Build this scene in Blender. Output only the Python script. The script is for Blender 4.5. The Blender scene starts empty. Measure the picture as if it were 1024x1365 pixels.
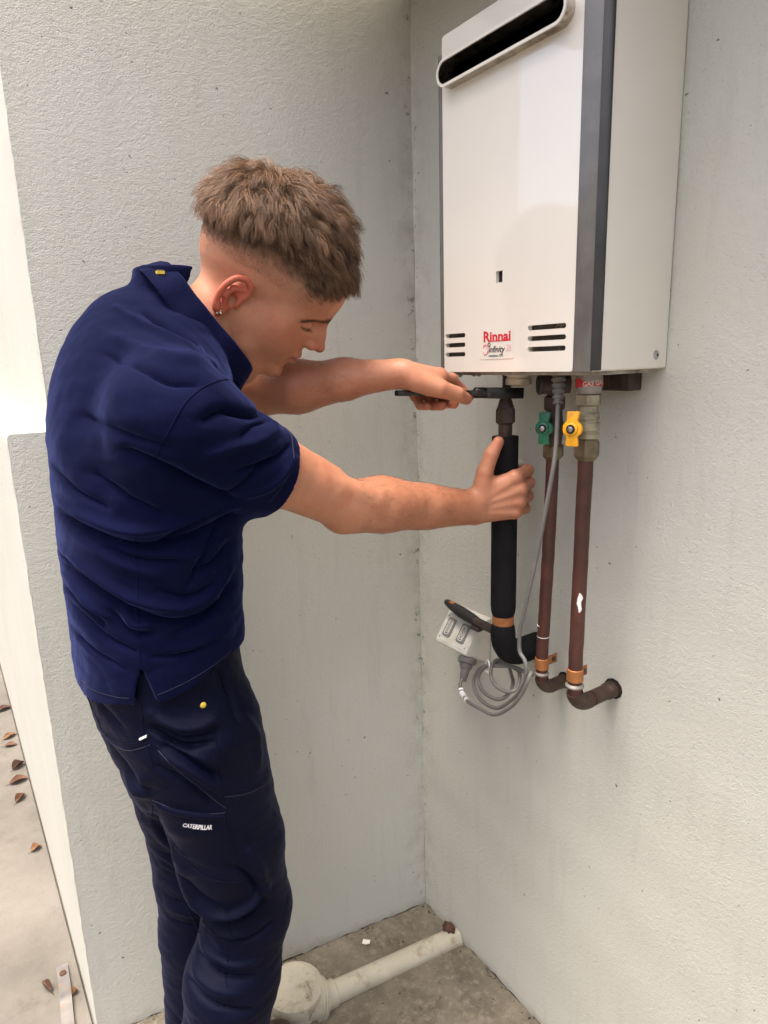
import bpy, bmesh, math, random
import numpy as np
from mathutils import Vector, Matrix
from mathutils.bvhtree import BVHTree

random.seed(7)
rng = np.random.default_rng(11)
scene = bpy.context.scene
COL = scene.collection

# ------------------------------------------------------------------ camera
cam_d = bpy.data.cameras.new('camera')
cam = bpy.data.objects.new('camera', cam_d)
COL.objects.link(cam)
cam_d.sensor_fit = 'HORIZONTAL'
cam_d.sensor_width = 36.0
cam_d.lens = 887.83 / 1024 * 36.0
cam_d.clip_start = 0.02
cam_d.clip_end = 500
CAM = Vector((-0.9612, -1.2880, 1.5166))
_yaw, _pit, _rol = 0.5878, 0.2238, -0.0294
_f = Vector((math.sin(_yaw) * math.cos(_pit), math.cos(_yaw) * math.cos(_pit), -math.sin(_pit)))
_r = Vector((math.cos(_yaw), -math.sin(_yaw), 0))
_u = _r.cross(_f)
_r2 = _r * math.cos(_rol) + _u * math.sin(_rol)
_u2 = -_r * math.sin(_rol) + _u * math.cos(_rol)
cam.matrix_world = Matrix(((_r2.x, _u2.x, -_f.x, CAM.x), (_r2.y, _u2.y, -_f.y, CAM.y), (_r2.z, _u2.z, -_f.z, CAM.z), (0, 0, 0, 1)))
scene.camera = cam

# ------------------------------------------------------------------ sky, sun, exposure
SUN = Vector((-0.20, -0.02, 0.98)).normalized()          # direction towards the sun
world = bpy.data.worlds.new('World')
scene.world = world
world.use_nodes = True
wn = world.node_tree.nodes
sky = wn.new('ShaderNodeTexSky')
sky.sky_type = 'NISHITA'
sky.sun_disc = False
sky.sun_elevation = math.asin(SUN.z)
sky.sun_rotation = math.atan2(SUN.x, SUN.y)
sky.air_density = 0.7
sky.dust_density = 8.0
sky.ozone_density = 0.0
wn['Background'].inputs['Strength'].default_value = 0.13
world.node_tree.links.new(sky.outputs['Color'], wn['Background'].inputs['Color'])
sd = bpy.data.lights.new('sun', 'SUN')
sd.energy = 0.75
sd.angle = math.radians(20.0)
sd.color = (1.0, 0.95, 0.88)
sun = bpy.data.objects.new('sun', sd)
COL.objects.link(sun)
sun.rotation_euler = (-SUN).to_track_quat('-Z', 'Y').to_euler()
scene.view_settings.view_transform = 'Standard'
scene.view_settings.look = 'None'
scene.view_settings.exposure = 1.90
scene.view_settings.gamma = 1.0
scene.view_settings.use_curve_mapping = False
scene.cycles.max_bounces = 6
scene.cycles.diffuse_bounces = 4
scene.cycles.glossy_bounces = 2
scene.cycles.use_denoising = True

# ------------------------------------------------------------------ materials
def srgb(r, g, b):
    f = lambda v: (v / 12.92 if v <= 0.04045 else ((v + 0.055) / 1.055) ** 2.4)
    return (f(r / 255), f(g / 255), f(b / 255), 1)

class N:
    def __init__(s, name):
        s.m = bpy.data.materials.new(name)
        s.m.use_nodes = True
        s.nt = s.m.node_tree
        s.b = s.nt.nodes['Principled BSDF']
        s.geo = s.nt.nodes.new('ShaderNodeNewGeometry')
        s.pos = s.geo.outputs['Position']
    def new(s, t, **kw):
        n = s.nt.nodes.new(t)
        for k, v in kw.items():
            if hasattr(n, k): setattr(n, k, v)
            else: n.inputs[k].default_value = v
        return n
    def link(s, a, b): s.nt.links.new(a, b)
    def noise(s, scale, detail=4, rough=0.55, vec=None, stretch=None):
        n = s.new('ShaderNodeTexNoise')
        n.inputs['Scale'].default_value = scale
        n.inputs['Detail'].default_value = detail
        n.inputs['Roughness'].default_value = rough
        src = s.pos if vec is None else vec
        if stretch:
            mp = s.new('ShaderNodeMapping')
            mp.inputs['Scale'].default_value = stretch
            s.link(src, mp.inputs['Vector'])
            src = mp.outputs['Vector']
        s.link(src, n.inputs['Vector'])
        return n.outputs['Fac']
    def ramp(s, fac, lo, hi, a=(0, 0, 0, 1), b=(1, 1, 1, 1)):
        r = s.new('ShaderNodeValToRGB')
        r.color_ramp.elements[0].position = lo
        r.color_ramp.elements[1].position = hi
        r.color_ramp.elements[0].color = a
        r.color_ramp.elements[1].color = b
        s.link(fac, r.inputs['Fac'])
        return r.outputs['Color']
    def mix(s, fac, a, b, mode='MIX'):
        n = s.new('ShaderNodeMix', data_type='RGBA', blend_type=mode)
        for v, i in ((fac, 0), (a, 6), (b, 7)):
            if hasattr(v, 'links'): s.link(v, n.inputs[i])
            elif i == 0: n.inputs[0].default_value = v
            else: n.inputs[i].default_value = v
        return n.outputs[2]
    def math(s, op, a, b=0.0):
        n = s.new('ShaderNodeMath', operation=op)
        for v, i in ((a, 0), (b, 1)):
            if hasattr(v, 'links'): s.link(v, n.inputs[i])
            else: n.inputs[i].default_value = v
        return n.outputs[0]
    def bump(s, h, strength, dist, prev=None):
        n = s.new('ShaderNodeBump')
        n.inputs['Strength'].default_value = strength
        n.inputs['Distance'].default_value = dist
        s.link(h, n.inputs['Height'])
        if prev is not None: s.link(prev, n.inputs['Normal'])
        return n.outputs['Normal']
    def set(s, **kw):
        mp = dict(color='Base Color', rough='Roughness', metal='Metallic', normal='Normal', spec='Specular IOR Level', coat='Coat Weight',
                  coatr='Coat Roughness', sss='Subsurface Weight', sssr='Subsurface Radius', ssss='Subsurface Scale', sheen='Sheen Weight', sheenr='Sheen Roughness', sheent='Sheen Tint')
        for k, v in kw.items():
            i = s.b.inputs[mp[k]]
            if hasattr(v, 'links'): s.link(v, i)
            else: i.default_value = v
        return s

def simple(name, col, rough=0.5, metal=0.0, var=0.25, vscale=30, dirt=None, dscale=12, bump=None, spec=0.5, coat=0.0):
    """one colour with uneven tone, optional dirt colour in patches, optional fine relief"""
    n = N(name)
    c = n.mix(n.ramp(n.noise(vscale), 0.3, 0.7), tuple(v * (1 - var) for v in col[:3]) + (1,), tuple(min(1, v * (1 + var)) for v in col[:3]) + (1,))
    if dirt is not None:
        c = n.mix(n.ramp(n.noise(dscale, 6, 0.65), 0.52, 0.68), c, dirt)
    n.set(color=c, metal=metal, spec=spec, coat=coat)
    n.set(rough=n.math('ADD', n.math('MULTIPLY', n.noise(vscale * 2), 0.25), rough - 0.12))
    if bump:
        n.set(normal=n.bump(n.noise(bump[0], 4), bump[1], bump[2]))
    return n.m

def stucco(name, base, tint, warm, relief=0.0020):
    n = N(name)
    big = n.noise(1.6, 3)
    mid = n.noise(5, 4, 0.65)
    c = n.mix(n.ramp(big, 0.35, 0.65), base, tint)
    c = n.mix(n.math('MULTIPLY', n.ramp(mid, 0.55, 0.8), 0.35), c, warm)
    # rain streaks and rubbed dirt
    st = n.noise(5, 3, 0.6, stretch=(6, 6, 0.7))
    c = n.mix(n.math('MULTIPLY', n.ramp(st, 0.55, 0.75), 0.10), c, (0.2, 0.19, 0.15, 1))
    # dark specks
    sp = n.noise(75, 2, 0.5)
    c = n.mix(n.math('MULTIPLY', n.ramp(sp, 0.735, 0.77), 0.8), c, (0.07, 0.06, 0.05, 1))
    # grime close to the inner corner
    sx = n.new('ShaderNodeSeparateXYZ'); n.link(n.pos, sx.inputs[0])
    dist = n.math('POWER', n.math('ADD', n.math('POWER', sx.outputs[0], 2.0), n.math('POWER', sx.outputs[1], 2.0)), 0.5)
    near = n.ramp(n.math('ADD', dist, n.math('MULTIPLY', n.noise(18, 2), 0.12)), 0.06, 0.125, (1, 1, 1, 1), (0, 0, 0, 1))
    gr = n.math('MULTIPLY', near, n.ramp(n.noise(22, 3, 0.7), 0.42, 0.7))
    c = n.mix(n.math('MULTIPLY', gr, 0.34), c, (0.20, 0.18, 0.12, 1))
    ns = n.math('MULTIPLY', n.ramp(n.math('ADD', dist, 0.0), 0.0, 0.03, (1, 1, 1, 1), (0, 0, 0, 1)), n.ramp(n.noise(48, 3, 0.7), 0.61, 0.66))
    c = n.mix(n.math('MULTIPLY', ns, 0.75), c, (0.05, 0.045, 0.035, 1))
    # damp grime at the foot
    foot = n.ramp(n.math('ADD', sx.outputs[2], n.math('MULTIPLY', n.noise(30, 3), 0.05)), 0.02, 0.055, (1, 1, 1, 1), (0, 0, 0, 1))
    c = n.mix(n.math('MULTIPLY', foot, 0.4), c, (0.16, 0.14, 0.10, 1))
    med = n.noise(430, 1.5, 0.6)
    lump = n.noise(120, 1, 0.5)
    pit = n.ramp(n.noise(230, 1, 0.5), 0.66, 0.74)
    h = n.math('SUBTRACT', n.math('ADD', med, n.math('MULTIPLY', lump, 0.8)), n.math('MULTIPLY', pit, 0.5))
    n.set(color=c, rough=0.85, spec=0.25, normal=n.bump(h, 0.7, relief))
    return n.m

M = {}
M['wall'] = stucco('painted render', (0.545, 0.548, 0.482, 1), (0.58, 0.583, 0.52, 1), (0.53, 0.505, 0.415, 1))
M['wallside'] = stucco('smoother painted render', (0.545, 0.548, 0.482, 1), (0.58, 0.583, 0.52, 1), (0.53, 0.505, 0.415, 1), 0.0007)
n = N('weathered concrete')
c = n.mix(n.ramp(n.noise(9, 6, 0.65), 0.35, 0.65), (0.125, 0.108, 0.080, 1), (0.22, 0.195, 0.15, 1))
c = n.mix(n.ramp(n.noise(55, 6, 0.7), 0.5, 0.7), c, (0.26, 0.235, 0.185, 1))
c = n.mix(n.math('MULTIPLY', n.ramp(n.noise(26, 6, 0.75), 0.58, 0.68), 0.55), c, (0.06, 0.048, 0.034, 1))
h = n.math('ADD', n.math('MULTIPLY', n.noise(40, 8, 0.7), 1.0), n.math('MULTIPLY', n.noise(260, 4, 0.6), 0.35))
n.set(color=c, rough=0.9, spec=0.2, normal=n.bump(h, 0.7, 0.008))
M['floor'] = n.m
n = N('pale concrete')
c = n.mix(n.ramp(n.noise(2.5, 6, 0.65), 0.35, 0.65), (0.125, 0.115, 0.098, 1), (0.20, 0.185, 0.160, 1))
c = n.mix(n.math('MULTIPLY', n.ramp(n.noise(11, 6, 0.7), 0.55, 0.7), 0.5), c, (0.095, 0.082, 0.062, 1))
n.set(color=c, rough=0.9, spec=0.2, normal=n.bump(n.noise(90, 8, 0.7), 0.5, 0.004))
M['path'] = n.m

# ------------------------------------------------------------------ mesh helpers
def wloc(o):
    v = Vector((0, 0, 0))
    while o is not None:
        v = v + o.location
        o = o.parent
    return v

def link(name, me, mat, parent=None, smooth=False):
    o = bpy.data.objects.new(name, me)
    COL.objects.link(o)
    if mat is not None: me.materials.append(mat)
    if parent is not None:
        o.parent = parent
        me.transform(Matrix.Translation(-wloc(parent)))
    if smooth and len(me.polygons):
        me.polygons.foreach_set('use_smooth', np.ones(len(me.polygons), dtype=bool))
    return o

def mk(name, verts, faces, mat, parent=None, smooth=False):
    me = bpy.data.meshes.new(name)
    me.from_pydata([tuple(v) for v in verts], [], faces)
    me.update()
    return link(name, me, mat, parent, smooth)

def from_bm(name, bm, mat, parent=None, smooth=False):
    me = bpy.data.meshes.new(name)
    bm.to_mesh(me); bm.free()
    return link(name, me, mat, parent, smooth)

def auto(o, ang=35):
    """smooth shading with the sharp edges kept"""
    me = o.data
    me.polygons.foreach_set('use_smooth', np.ones(len(me.polygons), dtype=bool))
    bm = bmesh.new(); bm.from_mesh(me)
    for e in bm.edges:
        e.smooth = not (len(e.link_faces) == 2 and e.calc_face_angle(0) > math.radians(ang))
    bm.to_mesh(me); bm.free()
    return o

def tag(o, label, cat, group=None, kind=None):
    if label: o['label'] = label
    if cat: o['category'] = cat
    if group: o['group'] = group
    if kind: o['kind'] = kind
    return o

def thing(name, loc, label, cat, group=None):
    o = bpy.data.objects.new(name, None)
    o.empty_display_size = 0.05
    COL.objects.link(o)
    o.location = loc
    bpy.context.view_layer.update()
    return tag(o, label, cat, group)

def box_bm(lo, hi, bev=0.0, seg=2, bm=None):
    own = bm is None
    bm = bm or bmesh.new()
    r = bmesh.ops.create_cube(bm, size=1.0)
    vs = r['verts']
    for v in vs:
        v.co = Vector([lo[i] + (v.co[i] + 0.5) * (hi[i] - lo[i]) for i in range(3)])
    if bev > 0:
        es = list({e for v in vs for e in v.link_edges})
        bmesh.ops.bevel(bm, geom=es, offset=bev, segments=seg, affect='EDGES', profile=0.5)
    return bm

def box(name, lo, hi, mat, parent=None, bev=0.0, seg=2):
    return auto(from_bm(name, box_bm(lo, hi, bev, seg), mat, parent))

def catmull(P, n=8):
    P = [np.array(p, float) for p in P]
    Q = [2 * P[0] - P[1]] + P + [2 * P[-1] - P[-2]]
    out = []
    for i in range(1, len(Q) - 2):
        for t in np.linspace(0, 1, n, endpoint=False):
            a, b, c_, d = Q[i - 1], Q[i], Q[i + 1], Q[i + 2]
            out.append(0.5 * ((2 * b) + (-a + c_) * t + (2 * a - 5 * b + 4 * c_ - d) * t * t + (-a + 3 * b - 3 * c_ + d) * t ** 3))
    out.append(P[-1])
    return out

def tube_geo(path, rad, seg=12, caps=True):
    P = np.array(path, float)
    n = len(P)
    R = np.full(n, rad) if np.isscalar(rad) else np.array(rad, float)
    T = np.gradient(P, axis=0)
    T /= np.linalg.norm(T, axis=1)[:, None] + 1e-12
    a = np.array([0, 0, 1.0]) if abs(T[0][2]) < 0.9 else np.array([1.0, 0, 0])
    u = np.cross(T[0], a); u /= np.linalg.norm(u)
    V = []; F = []
    ang = np.linspace(0, 2 * np.pi, seg, endpoint=False)
    for i in range(n):
        u = u - T[i] * (u @ T[i]); u /= np.linalg.norm(u)
        w = np.cross(T[i], u)
        V.append(P[i] + R[i] * (np.cos(ang)[:, None] * u + np.sin(ang)[:, None] * w))
    V = np.concatenate(V)
    for i in range(n - 1):
        for j in range(seg):
            k = (j + 1) % seg
            F.append((i * seg + j, i * seg + k, (i + 1) * seg + k, (i + 1) * seg + j))
    if caps:
        F.append(tuple(range(seg - 1, -1, -1)))
        F.append(tuple((n - 1) * seg + j for j in range(seg)))
    return V, F

def tube(name, path, rad, mat, parent=None, seg=14, caps=True):
    V, F = tube_geo(path, rad, seg, caps)
    return auto(mk(name, V, F, mat, parent), 40)

def frame(axis):
    a = np.array(axis, float); a /= np.linalg.norm(a)
    h = np.array([0, 0, 1.0]) if abs(a[2]) < 0.9 else np.array([1.0, 0, 0])
    u = np.cross(h, a); u /= np.linalg.norm(u)
    return u, np.cross(a, u), a

def lathe(name, origin, axis, prof, mat, parent=None, seg=28, poly=None):
    """profile [(radius, height)] turned about axis; poly=6 gives a hexagon"""
    u, w, a = frame(axis)
    o = np.array(origin, float)
    s = poly or seg
    V = []; F = []
    for r, h in prof:
        for j in range(s):
            t = 2 * math.pi * j / s
            V.append(o + a * h + r * (math.cos(t) * u + math.sin(t) * w))
    m = len(prof)
    for i in range(m - 1):
        for j in range(s):
            k = (j + 1) % s
            F.append((i * s + j, i * s + k, (i + 1) * s + k, (i + 1) * s + j))
    F.append(tuple(range(s - 1, -1, -1)))
    F.append(tuple((m - 1) * s + j for j in range(s)))
    return auto(mk(name, V, F, mat, parent), 35)

def extrude(name, pts, mapper, d0, d1, mat, parent=None, bev=0.0):
    """polygon pts (a,b) extruded from depth d0 to d1; mapper(a,b,d) gives the point"""
    bm = bmesh.new()
    lo = [bm.verts.new(mapper(a, b, d0)) for a, b in pts]
    hi = [bm.verts.new(mapper(a, b, d1)) for a, b in pts]
    m = len(pts)
    bm.faces.new(lo[::-1]); bm.faces.new(hi)
    for i in range(m):
        bm.faces.new((lo[i], lo[(i + 1) % m], hi[(i + 1) % m], hi[i]))
    bmesh.ops.recalc_face_normals(bm, faces=bm.faces)
    if bev:
        es = [e for e in bm.edges if (e.verts[0] in hi and e.verts[1] in hi) or (e.verts[0] in lo and e.verts[1] in lo)]
        bmesh.ops.bevel(bm, geom=es, offset=bev, segments=2, affect='EDGES', profile=0.5)
    return auto(from_bm(name, bm, mat, parent))

def rrect(a0, b0, a1, b1, r, n=5):
    out = []
    for cx, cy, s in ((a1 - r, b1 - r, 0), (a0 + r, b1 - r, 90), (a0 + r, b0 + r, 180), (a1 - r, b0 + r, 270)):
        for i in range(n + 1):
            t = math.radians(s + 90 * i / n)
            out.append((cx + r * math.cos(t), cy + r * math.sin(t)))
    return out

def text(name, s, size, origin, ux, uy, mat, parent=None, bold=0.0, shear=0.0, width=None, thick=0.0004, project=None):
    """flat lettering lying on a surface: origin = left end of the baseline"""
    cu = bpy.data.curves.new(name, 'FONT')
    cu.body = s; cu.size = 1.0; cu.offset = bold; cu.shear = shear; cu.resolution_u = 3
    tmp = bpy.data.objects.new(name, cu)
    COL.objects.link(tmp)
    dg = bpy.context.evaluated_depsgraph_get()
    me0 = tmp.evaluated_get(dg).to_mesh()
    V = np.array([v.co[:] for v in me0.vertices]); F = [tuple(p.vertices) for p in me0.polygons]
    tmp.evaluated_get(dg).to_mesh_clear()
    bpy.data.objects.remove(tmp); bpy.data.curves.remove(cu)
    ux = Vector(ux); uy = Vector(uy); nn = ux.cross(uy)
    sx = size if width is None else width / (V[:, 0].max() - V[:, 0].min())
    V[:, 0] -= V[:, 0].min()
    W = []
    for a, b, _ in V:
        p = Vector(origin) + ux * (a * sx) + uy * (b * size) + nn * thick
        W.append(project(p) if project else p)
    return mk(name, W, F, mat, parent)

def nz(x, seed=0):
    """smooth 1-D noise"""
    r = np.random.default_rng(seed)
    x = np.asarray(x, float)
    o = np.zeros_like(x)
    for k in range(6):
        f = 1.7 ** k
        o += np.sin(x * f + r.uniform(0, 6.28)) / f ** 0.7
    return o / 2.5

# ------------------------------------------------------------------ the ground
gx = np.array([-200, -60, -20, -8, -4, -2.2, -1.2, -0.9, 0, 1, 4, 20, 60, 200.0])
V = [(x, y, -0.012) for y in gx for x in gx]
F = [(j * 14 + i, j * 14 + i + 1, (j + 1) * 14 + i + 1, (j + 1) * 14 + i) for j in range(13) for i in range(13)]
tag(mk('ground', V, F, M['path']), None, None, kind='structure')
# the concrete slab outside, lit by the sun
box('concrete_path', (-3.2, -6, -0.1), (-0.858, 8, 0.0), M['path'], bev=0.004)
tag(bpy.data.objects['concrete_path'], None, None, kind='structure')
# rough concrete floor of the recess
nx_, ny_ = 90, 70
V = []; F = []
AL = -0.1472
for j in range(ny_):
    for i in range(nx_):
        x = -0.8575 + 0.8585 * i / (nx_ - 1)
        y = 0.13 - 2.6 * (j / (ny_ - 1)) ** 1.6
        z = 0.004 + 0.0022 * math.sin(x * 31 + y * 17) * math.sin(y * 23 - x * 11) + rng.uniform(-1, 1) * 0.0012
        V.append((x, y, z))
for j in range(ny_ - 1):
    for i in range(nx_ - 1):
        a = j * nx_ + i
        F.append((a, a + nx_, a + nx_ + 1, a + 1))
tag(mk('concrete_floor', V, F, M['floor'], smooth=True), None, None, kind='structure')

# ------------------------------------------------------------------ the rendered walls
XE, XU, ZS = -0.8625, -0.7874, 1.403
ca, sa = math.cos(AL), math.sin(AL)
back = thing('rendered_wall', (-0.4, 0.06, 0), 'grey rendered wall behind the person, wider below with a white ledge at its left edge', 'wall')
zr = sorted(list(np.arange(0.0, 1.395, 0.012)) + [ZS - 0.006, ZS - 0.003, ZS - 0.001, ZS - 0.0001, ZS + 0.0001, ZS + 0.004, ZS + 0.008] + list(np.arange(1.42, 2.5, 0.012)) + [2.7, 2.9])
zr = np.array(zr)
rowxl = []; rowcl = []
for z in zr:
    if z < ZS:
        d = ZS - z
        rd = 0.008
        xl = XE + (rd - math.sqrt(max(0, rd * rd - (rd - d) ** 2)) if d < rd else 0)
    else:
        xl = XU
    rowcl.append(xl)
    rowxl.append(xl + 0.0011 * float(nz(z * 55, 3)) + 0.0006 * float(nz(z * 200, 5)))
NC = 60
V = []; F = []
for ri, z in enumerate(zr):
    for k in range(NC + 1):
        t = k / NC
        s_ = rowxl[ri] * t
        zz = z
        if ri == 0: zz = 0.006 + 0.004 * float(nz(s_ * 90, 9)) + rng.uniform(0, 0.003)
        V.append((s_ * ca, s_ * sa + 0.0006 * math.sin(s_ * 23 + z * 9), zz))
for ri in range(len(zr) - 1):
    for k in range(NC):
        a = ri * (NC + 1) + k
        F.append((a, a + NC + 1, a + NC + 2, a + 1))
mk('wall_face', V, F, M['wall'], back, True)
# side of the wall running away from the camera, with the ledge
rows = []
for ri, z in enumerate(zr):
    rows.append((rowxl[ri], z, rowcl[ri]))
    if abs(z - (ZS - 0.0001)) < 1e-6:
        for q in (0.2, 0.5, 0.8): rows.append((XE + (XU - XE) * q + 0.004, ZS, XE + (XU - XE) * q + 0.004))
ys = [0, 0.004, 0.01, 0.03, 0.08, 0.16, 0.3, 0.6, 1.0, 1.6, 2.5, 4, 6]
V = []; F = []
for (xl, z, xc_) in rows:
    for y in ys:
        xx = (xc_ + (xl - xc_) * math.exp(-y / 0.02)) * ca
        if y == 0: p = (xx, xl * sa, z)
        else: p = (xx - 0.002 * (1 - math.exp(-y / 0.004)), xl * sa + y, max(z, 0.004))
        V.append(p)
m = len(ys)
for i in range(len(rows) - 1):
    for k in range(m - 1):
        a = i * m + k
        F.append((a, a + 1, a + m + 1, a + m))
mk('wall_side', V, F, M['wallside'], back, True)
V = [(0.02, 0.012, 0), (XU * ca + 0.012, XU * sa + 0.014, 0), (XU * ca + 0.012, 6, 0), (0.02, 6, 0)]
V += [(x, y, 2.895) for x, y, _ in V]
mk('wall_core', V, [(0, 1, 2, 3)[::-1], (4, 5, 6, 7), (0, 1, 5, 4), (1, 2, 6, 5), (2, 3, 7, 6), (3, 0, 4, 7)], M['wall'], back)
# the heater's wall
right = thing('rendered_wall', (0.1, -1.2, 0), 'warm grey rendered wall carrying the water heater and pipes', 'wall')
zz_ = np.concatenate([np.arange(0, 2.5, 0.02), [2.7, 2.9]])
yy_ = np.concatenate([np.arange(0.0, -1.2, -0.015), [-1.3, -1.6, -2, -3, -4.5, -6]])
V = []; F = []
for z in zz_:
    for y in yy_:
        q = z
        if z == 0: q = 0.005 + 0.004 * float(nz(y * 80, 21)) + rng.uniform(0, 0.003)
        V.append((0.0007 * math.sin(y * 19 + z * 12) + 0.0005 * math.sin(z * 37 - y * 8), y, q))
m = len(yy_)
for i in range(len(zz_) - 1):
    for k in range(m - 1):
        a = i * m + k
        F.append((a, a + 1, a + m + 1, a + m))
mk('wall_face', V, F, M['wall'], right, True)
box('wall_core', (0.012, -6, 0.0), (0.25, 0.3, 2.895), M['wall'], right)
# eaves over the recess
M['soffit'] = simple('brown soffit board', (0.14, 0.10, 0.065, 1), 0.7, var=0.2)
ev = thing('eaves', (-0.2, -0.1, 2.262), 'dark brown soffit at the very top of the wall corner', 'soffit')
box('soffit_board', (-0.86, -0.08, 2.262), (-0.34, 0.0, 2.29), M['soffit'], ev, bev=0.003)
box('soffit_board', (-0.335, -6.0, 2.262), (0.0, 0.0, 2.29), M['soffit'], ev, bev=0.003)
box('fascia', (-0.355, -6.0, 2.255), (-0.3355, -0.085, 2.42), M['soffit'], ev, bev=0.003)
# boundary wall across the path: only its reflection shows, in the heater's front
M['bw'] = simple('cream boundary wall', (0.62, 0.57, 0.46, 1), 0.8, var=0.08, vscale=3)
bw = thing('boundary_wall', (-6.1, 3, 0), 'cream boundary wall across the path, seen only mirrored in the heater front', 'wall')
box('wall_face', (-6.2, -6, -0.01), (-6.0, 12, 2.88), M['bw'], bw, bev=0.01)
box('coping', (-6.24, -6.02, 2.882), (-5.96, 12.02, 2.95), M['bw'], bw, bev=0.01)

# ------------------------------------------------------------------ the water heater
M['cream'] = simple('cream enamel', (0.74, 0.715, 0.635, 1), 0.32, var=0.03, vscale=6, coat=0.15)
n = N('cream front enamel')
c = n.mix(n.ramp(n.noise(4, 5), 0.35, 0.7), (0.76, 0.73, 0.65, 1), (0.72, 0.69, 0.605, 1))
n.set(color=c, rough=0.28, spec=0.5, coat=0.9, coatr=0.03, normal=n.bump(n.noise(7, 1), 0.02, 0.01))
n.b.inputs['Coat IOR'].default_value = 1.8
M['front'] = n.m
n = N('grey plastic trim')
n.set(color=n.mix(n.ramp(n.noise(20, 5), 0.4, 0.7), (0.115, 0.110, 0.102, 1), (0.15, 0.143, 0.132, 1)), rough=0.22, coat=0.3, coatr=0.1)
M['trim'] = n.m
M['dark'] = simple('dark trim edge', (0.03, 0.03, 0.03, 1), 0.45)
M['hole'] = simple('opening shade black', (0.010, 0.009, 0.008, 1), 0.9)  # near-black: shade painted into openings and recesses, and the black sight glass
M['rustplate'] = simple('rusty inner plate', (0.035, 0.028, 0.02, 1), 0.7, var=0.4, vscale=60, dirt=(0.36, 0.25, 0.12, 1), dscale=28)
M['steel'] = simple('stained stainless rim', (0.50, 0.45, 0.38, 1), 0.3, 1.0, var=0.25, vscale=25, dirt=(0.20, 0.15, 0.10, 1), dscale=30)
M['zinc'] = simple('zinc screw', (0.45, 0.45, 0.44, 1), 0.35, 1.0)
M['underside'] = simple('dirty underside', (0.30, 0.28, 0.24, 1), 0.7, var=0.4, dirt=(0.06, 0.05, 0.04, 1))
M['red'] = simple('red print', (0.60, 0.012, 0.03, 1), 0.4, var=0.05)
M['pink'] = simple('pink print', (0.72, 0.20, 0.26, 1), 0.4, var=0.05)
M['palepink'] = simple('faded pink print', (0.75, 0.42, 0.44, 1), 0.4, var=0.05)
M['black'] = simple('black print', (0.012, 0.012, 0.014, 1), 0.4, var=0.05)
M['teal'] = simple('teal print', (0.02, 0.12, 0.12, 1), 0.4, var=0.05)
M['sticker'] = simple('cream sticker', (0.765, 0.74, 0.665, 1), 0.35, var=0.02)

HX, HY0, HY1, HZ0, HZ1 = -0.169, -0.304, -0.654, 1.492, 2.035
heater = thing('water_heater', (-0.08, -0.48, 1.492), 'cream wall-mounted gas water heater with grey side trims above the pipes', 'water heater')
box('casing', (-0.1580, HY1 + 0.003, HZ0), (-0.003, HY0 - 0.002, HZ1), M['cream'], heater, bev=0.006, seg=4)
box('side_panel', (-0.1638, HY1, HZ0 + 0.0004), (-0.002, HY1 + 0.0075, HZ1), M['cream'], heater, bev=0.0035, seg=4)
def loops_panel(name, outer, holes, x, depth, mat, parent):
    bm = bmesh.new()
    es = []
    lp = []
    for pts in [outer] + holes:
        vs = [bm.verts.new((x, a, b)) for a, b in pts]
        lp.append(vs)
        for i in range(len(vs)):
            es.append(bm.edges.new((vs[i], vs[(i + 1) % len(vs)])))
    bmesh.ops.triangle_fill(bm, edges=es, use_beauty=True, normal=(-1, 0, 0))
    for vs in lp:
        d = [bm.verts.new((x + depth, v.co.y, v.co.z)) for v in vs]
        for i in range(len(vs)):
            k = (i + 1) % len(vs)
            bm.faces.new((vs[i], vs[k], d[k], d[i]))
    bmesh.ops.recalc_face_normals(bm, faces=bm.faces)
    # make the front face look outwards
    fr = [f for f in bm.faces if all(abs(v.co.x - x) < 1e-6 for v in f.verts)]
    bad = [f for f in fr if f.normal.x > 0]
    if bad: bmesh.ops.reverse_faces(bm, faces=bm.faces)
    return auto(from_bm(name, bm, mat, parent), 30)

slots = []
for z in (1.5557, 1.5395, 1.5232): slots.append(rrect(-0.3715, z - 0.0037, -0.3165, z + 0.0037, 0.0035))
for z in (1.5592, 1.5430, 1.5268): slots.append(rrect(-0.597, z - 0.0037, -0.520, z + 0.0037, 0.0035))
win = [(-0.4625, 1.634), (-0.4475, 1.634), (-0.4475, 1.652), (-0.4625, 1.652)]
flue_o = rrect(-0.5945, 1.9525, -0.3235, 1.9905, 0.0185, 8)
loops_panel('front_panel', rrect(-0.6115, 1.4925, -0.3135, HZ1 + 0.001, 0.006), slots + [win, flue_o], HX, 0.012, M['front'], heater)
box('inner_plate', (-0.1575, -0.606, 1.505), (-0.1565 - 0.0035, -0.314, 1.66), M['rustplate'], heater)
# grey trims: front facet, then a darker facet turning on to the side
def prism_z(name, prof, z0, z1, mat, bev=0.0):
    return extrude(name, prof, lambda a, b, d: (a, b, d), z0, z1, mat, heater, bev)
prism_z('trim', [(-0.1700, -0.6125), (-0.1698, -0.6390), (-0.1680, -0.6425), (-0.1645, -0.6425), (-0.1645, -0.6125)], 1.4915, HZ1, M['trim'], 0.0015)
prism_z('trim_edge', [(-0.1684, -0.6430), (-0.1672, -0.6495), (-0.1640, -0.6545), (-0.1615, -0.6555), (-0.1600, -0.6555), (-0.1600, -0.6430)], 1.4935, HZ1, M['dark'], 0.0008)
prism_z('trim', [(-0.1692, -0.3130), (-0.1688, -0.3035), (-0.1660, -0.2995), (-0.145, -0.2985), (-0.145, -0.3130)], 1.4940, 2.012, M['trim'], 0.003)
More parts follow.
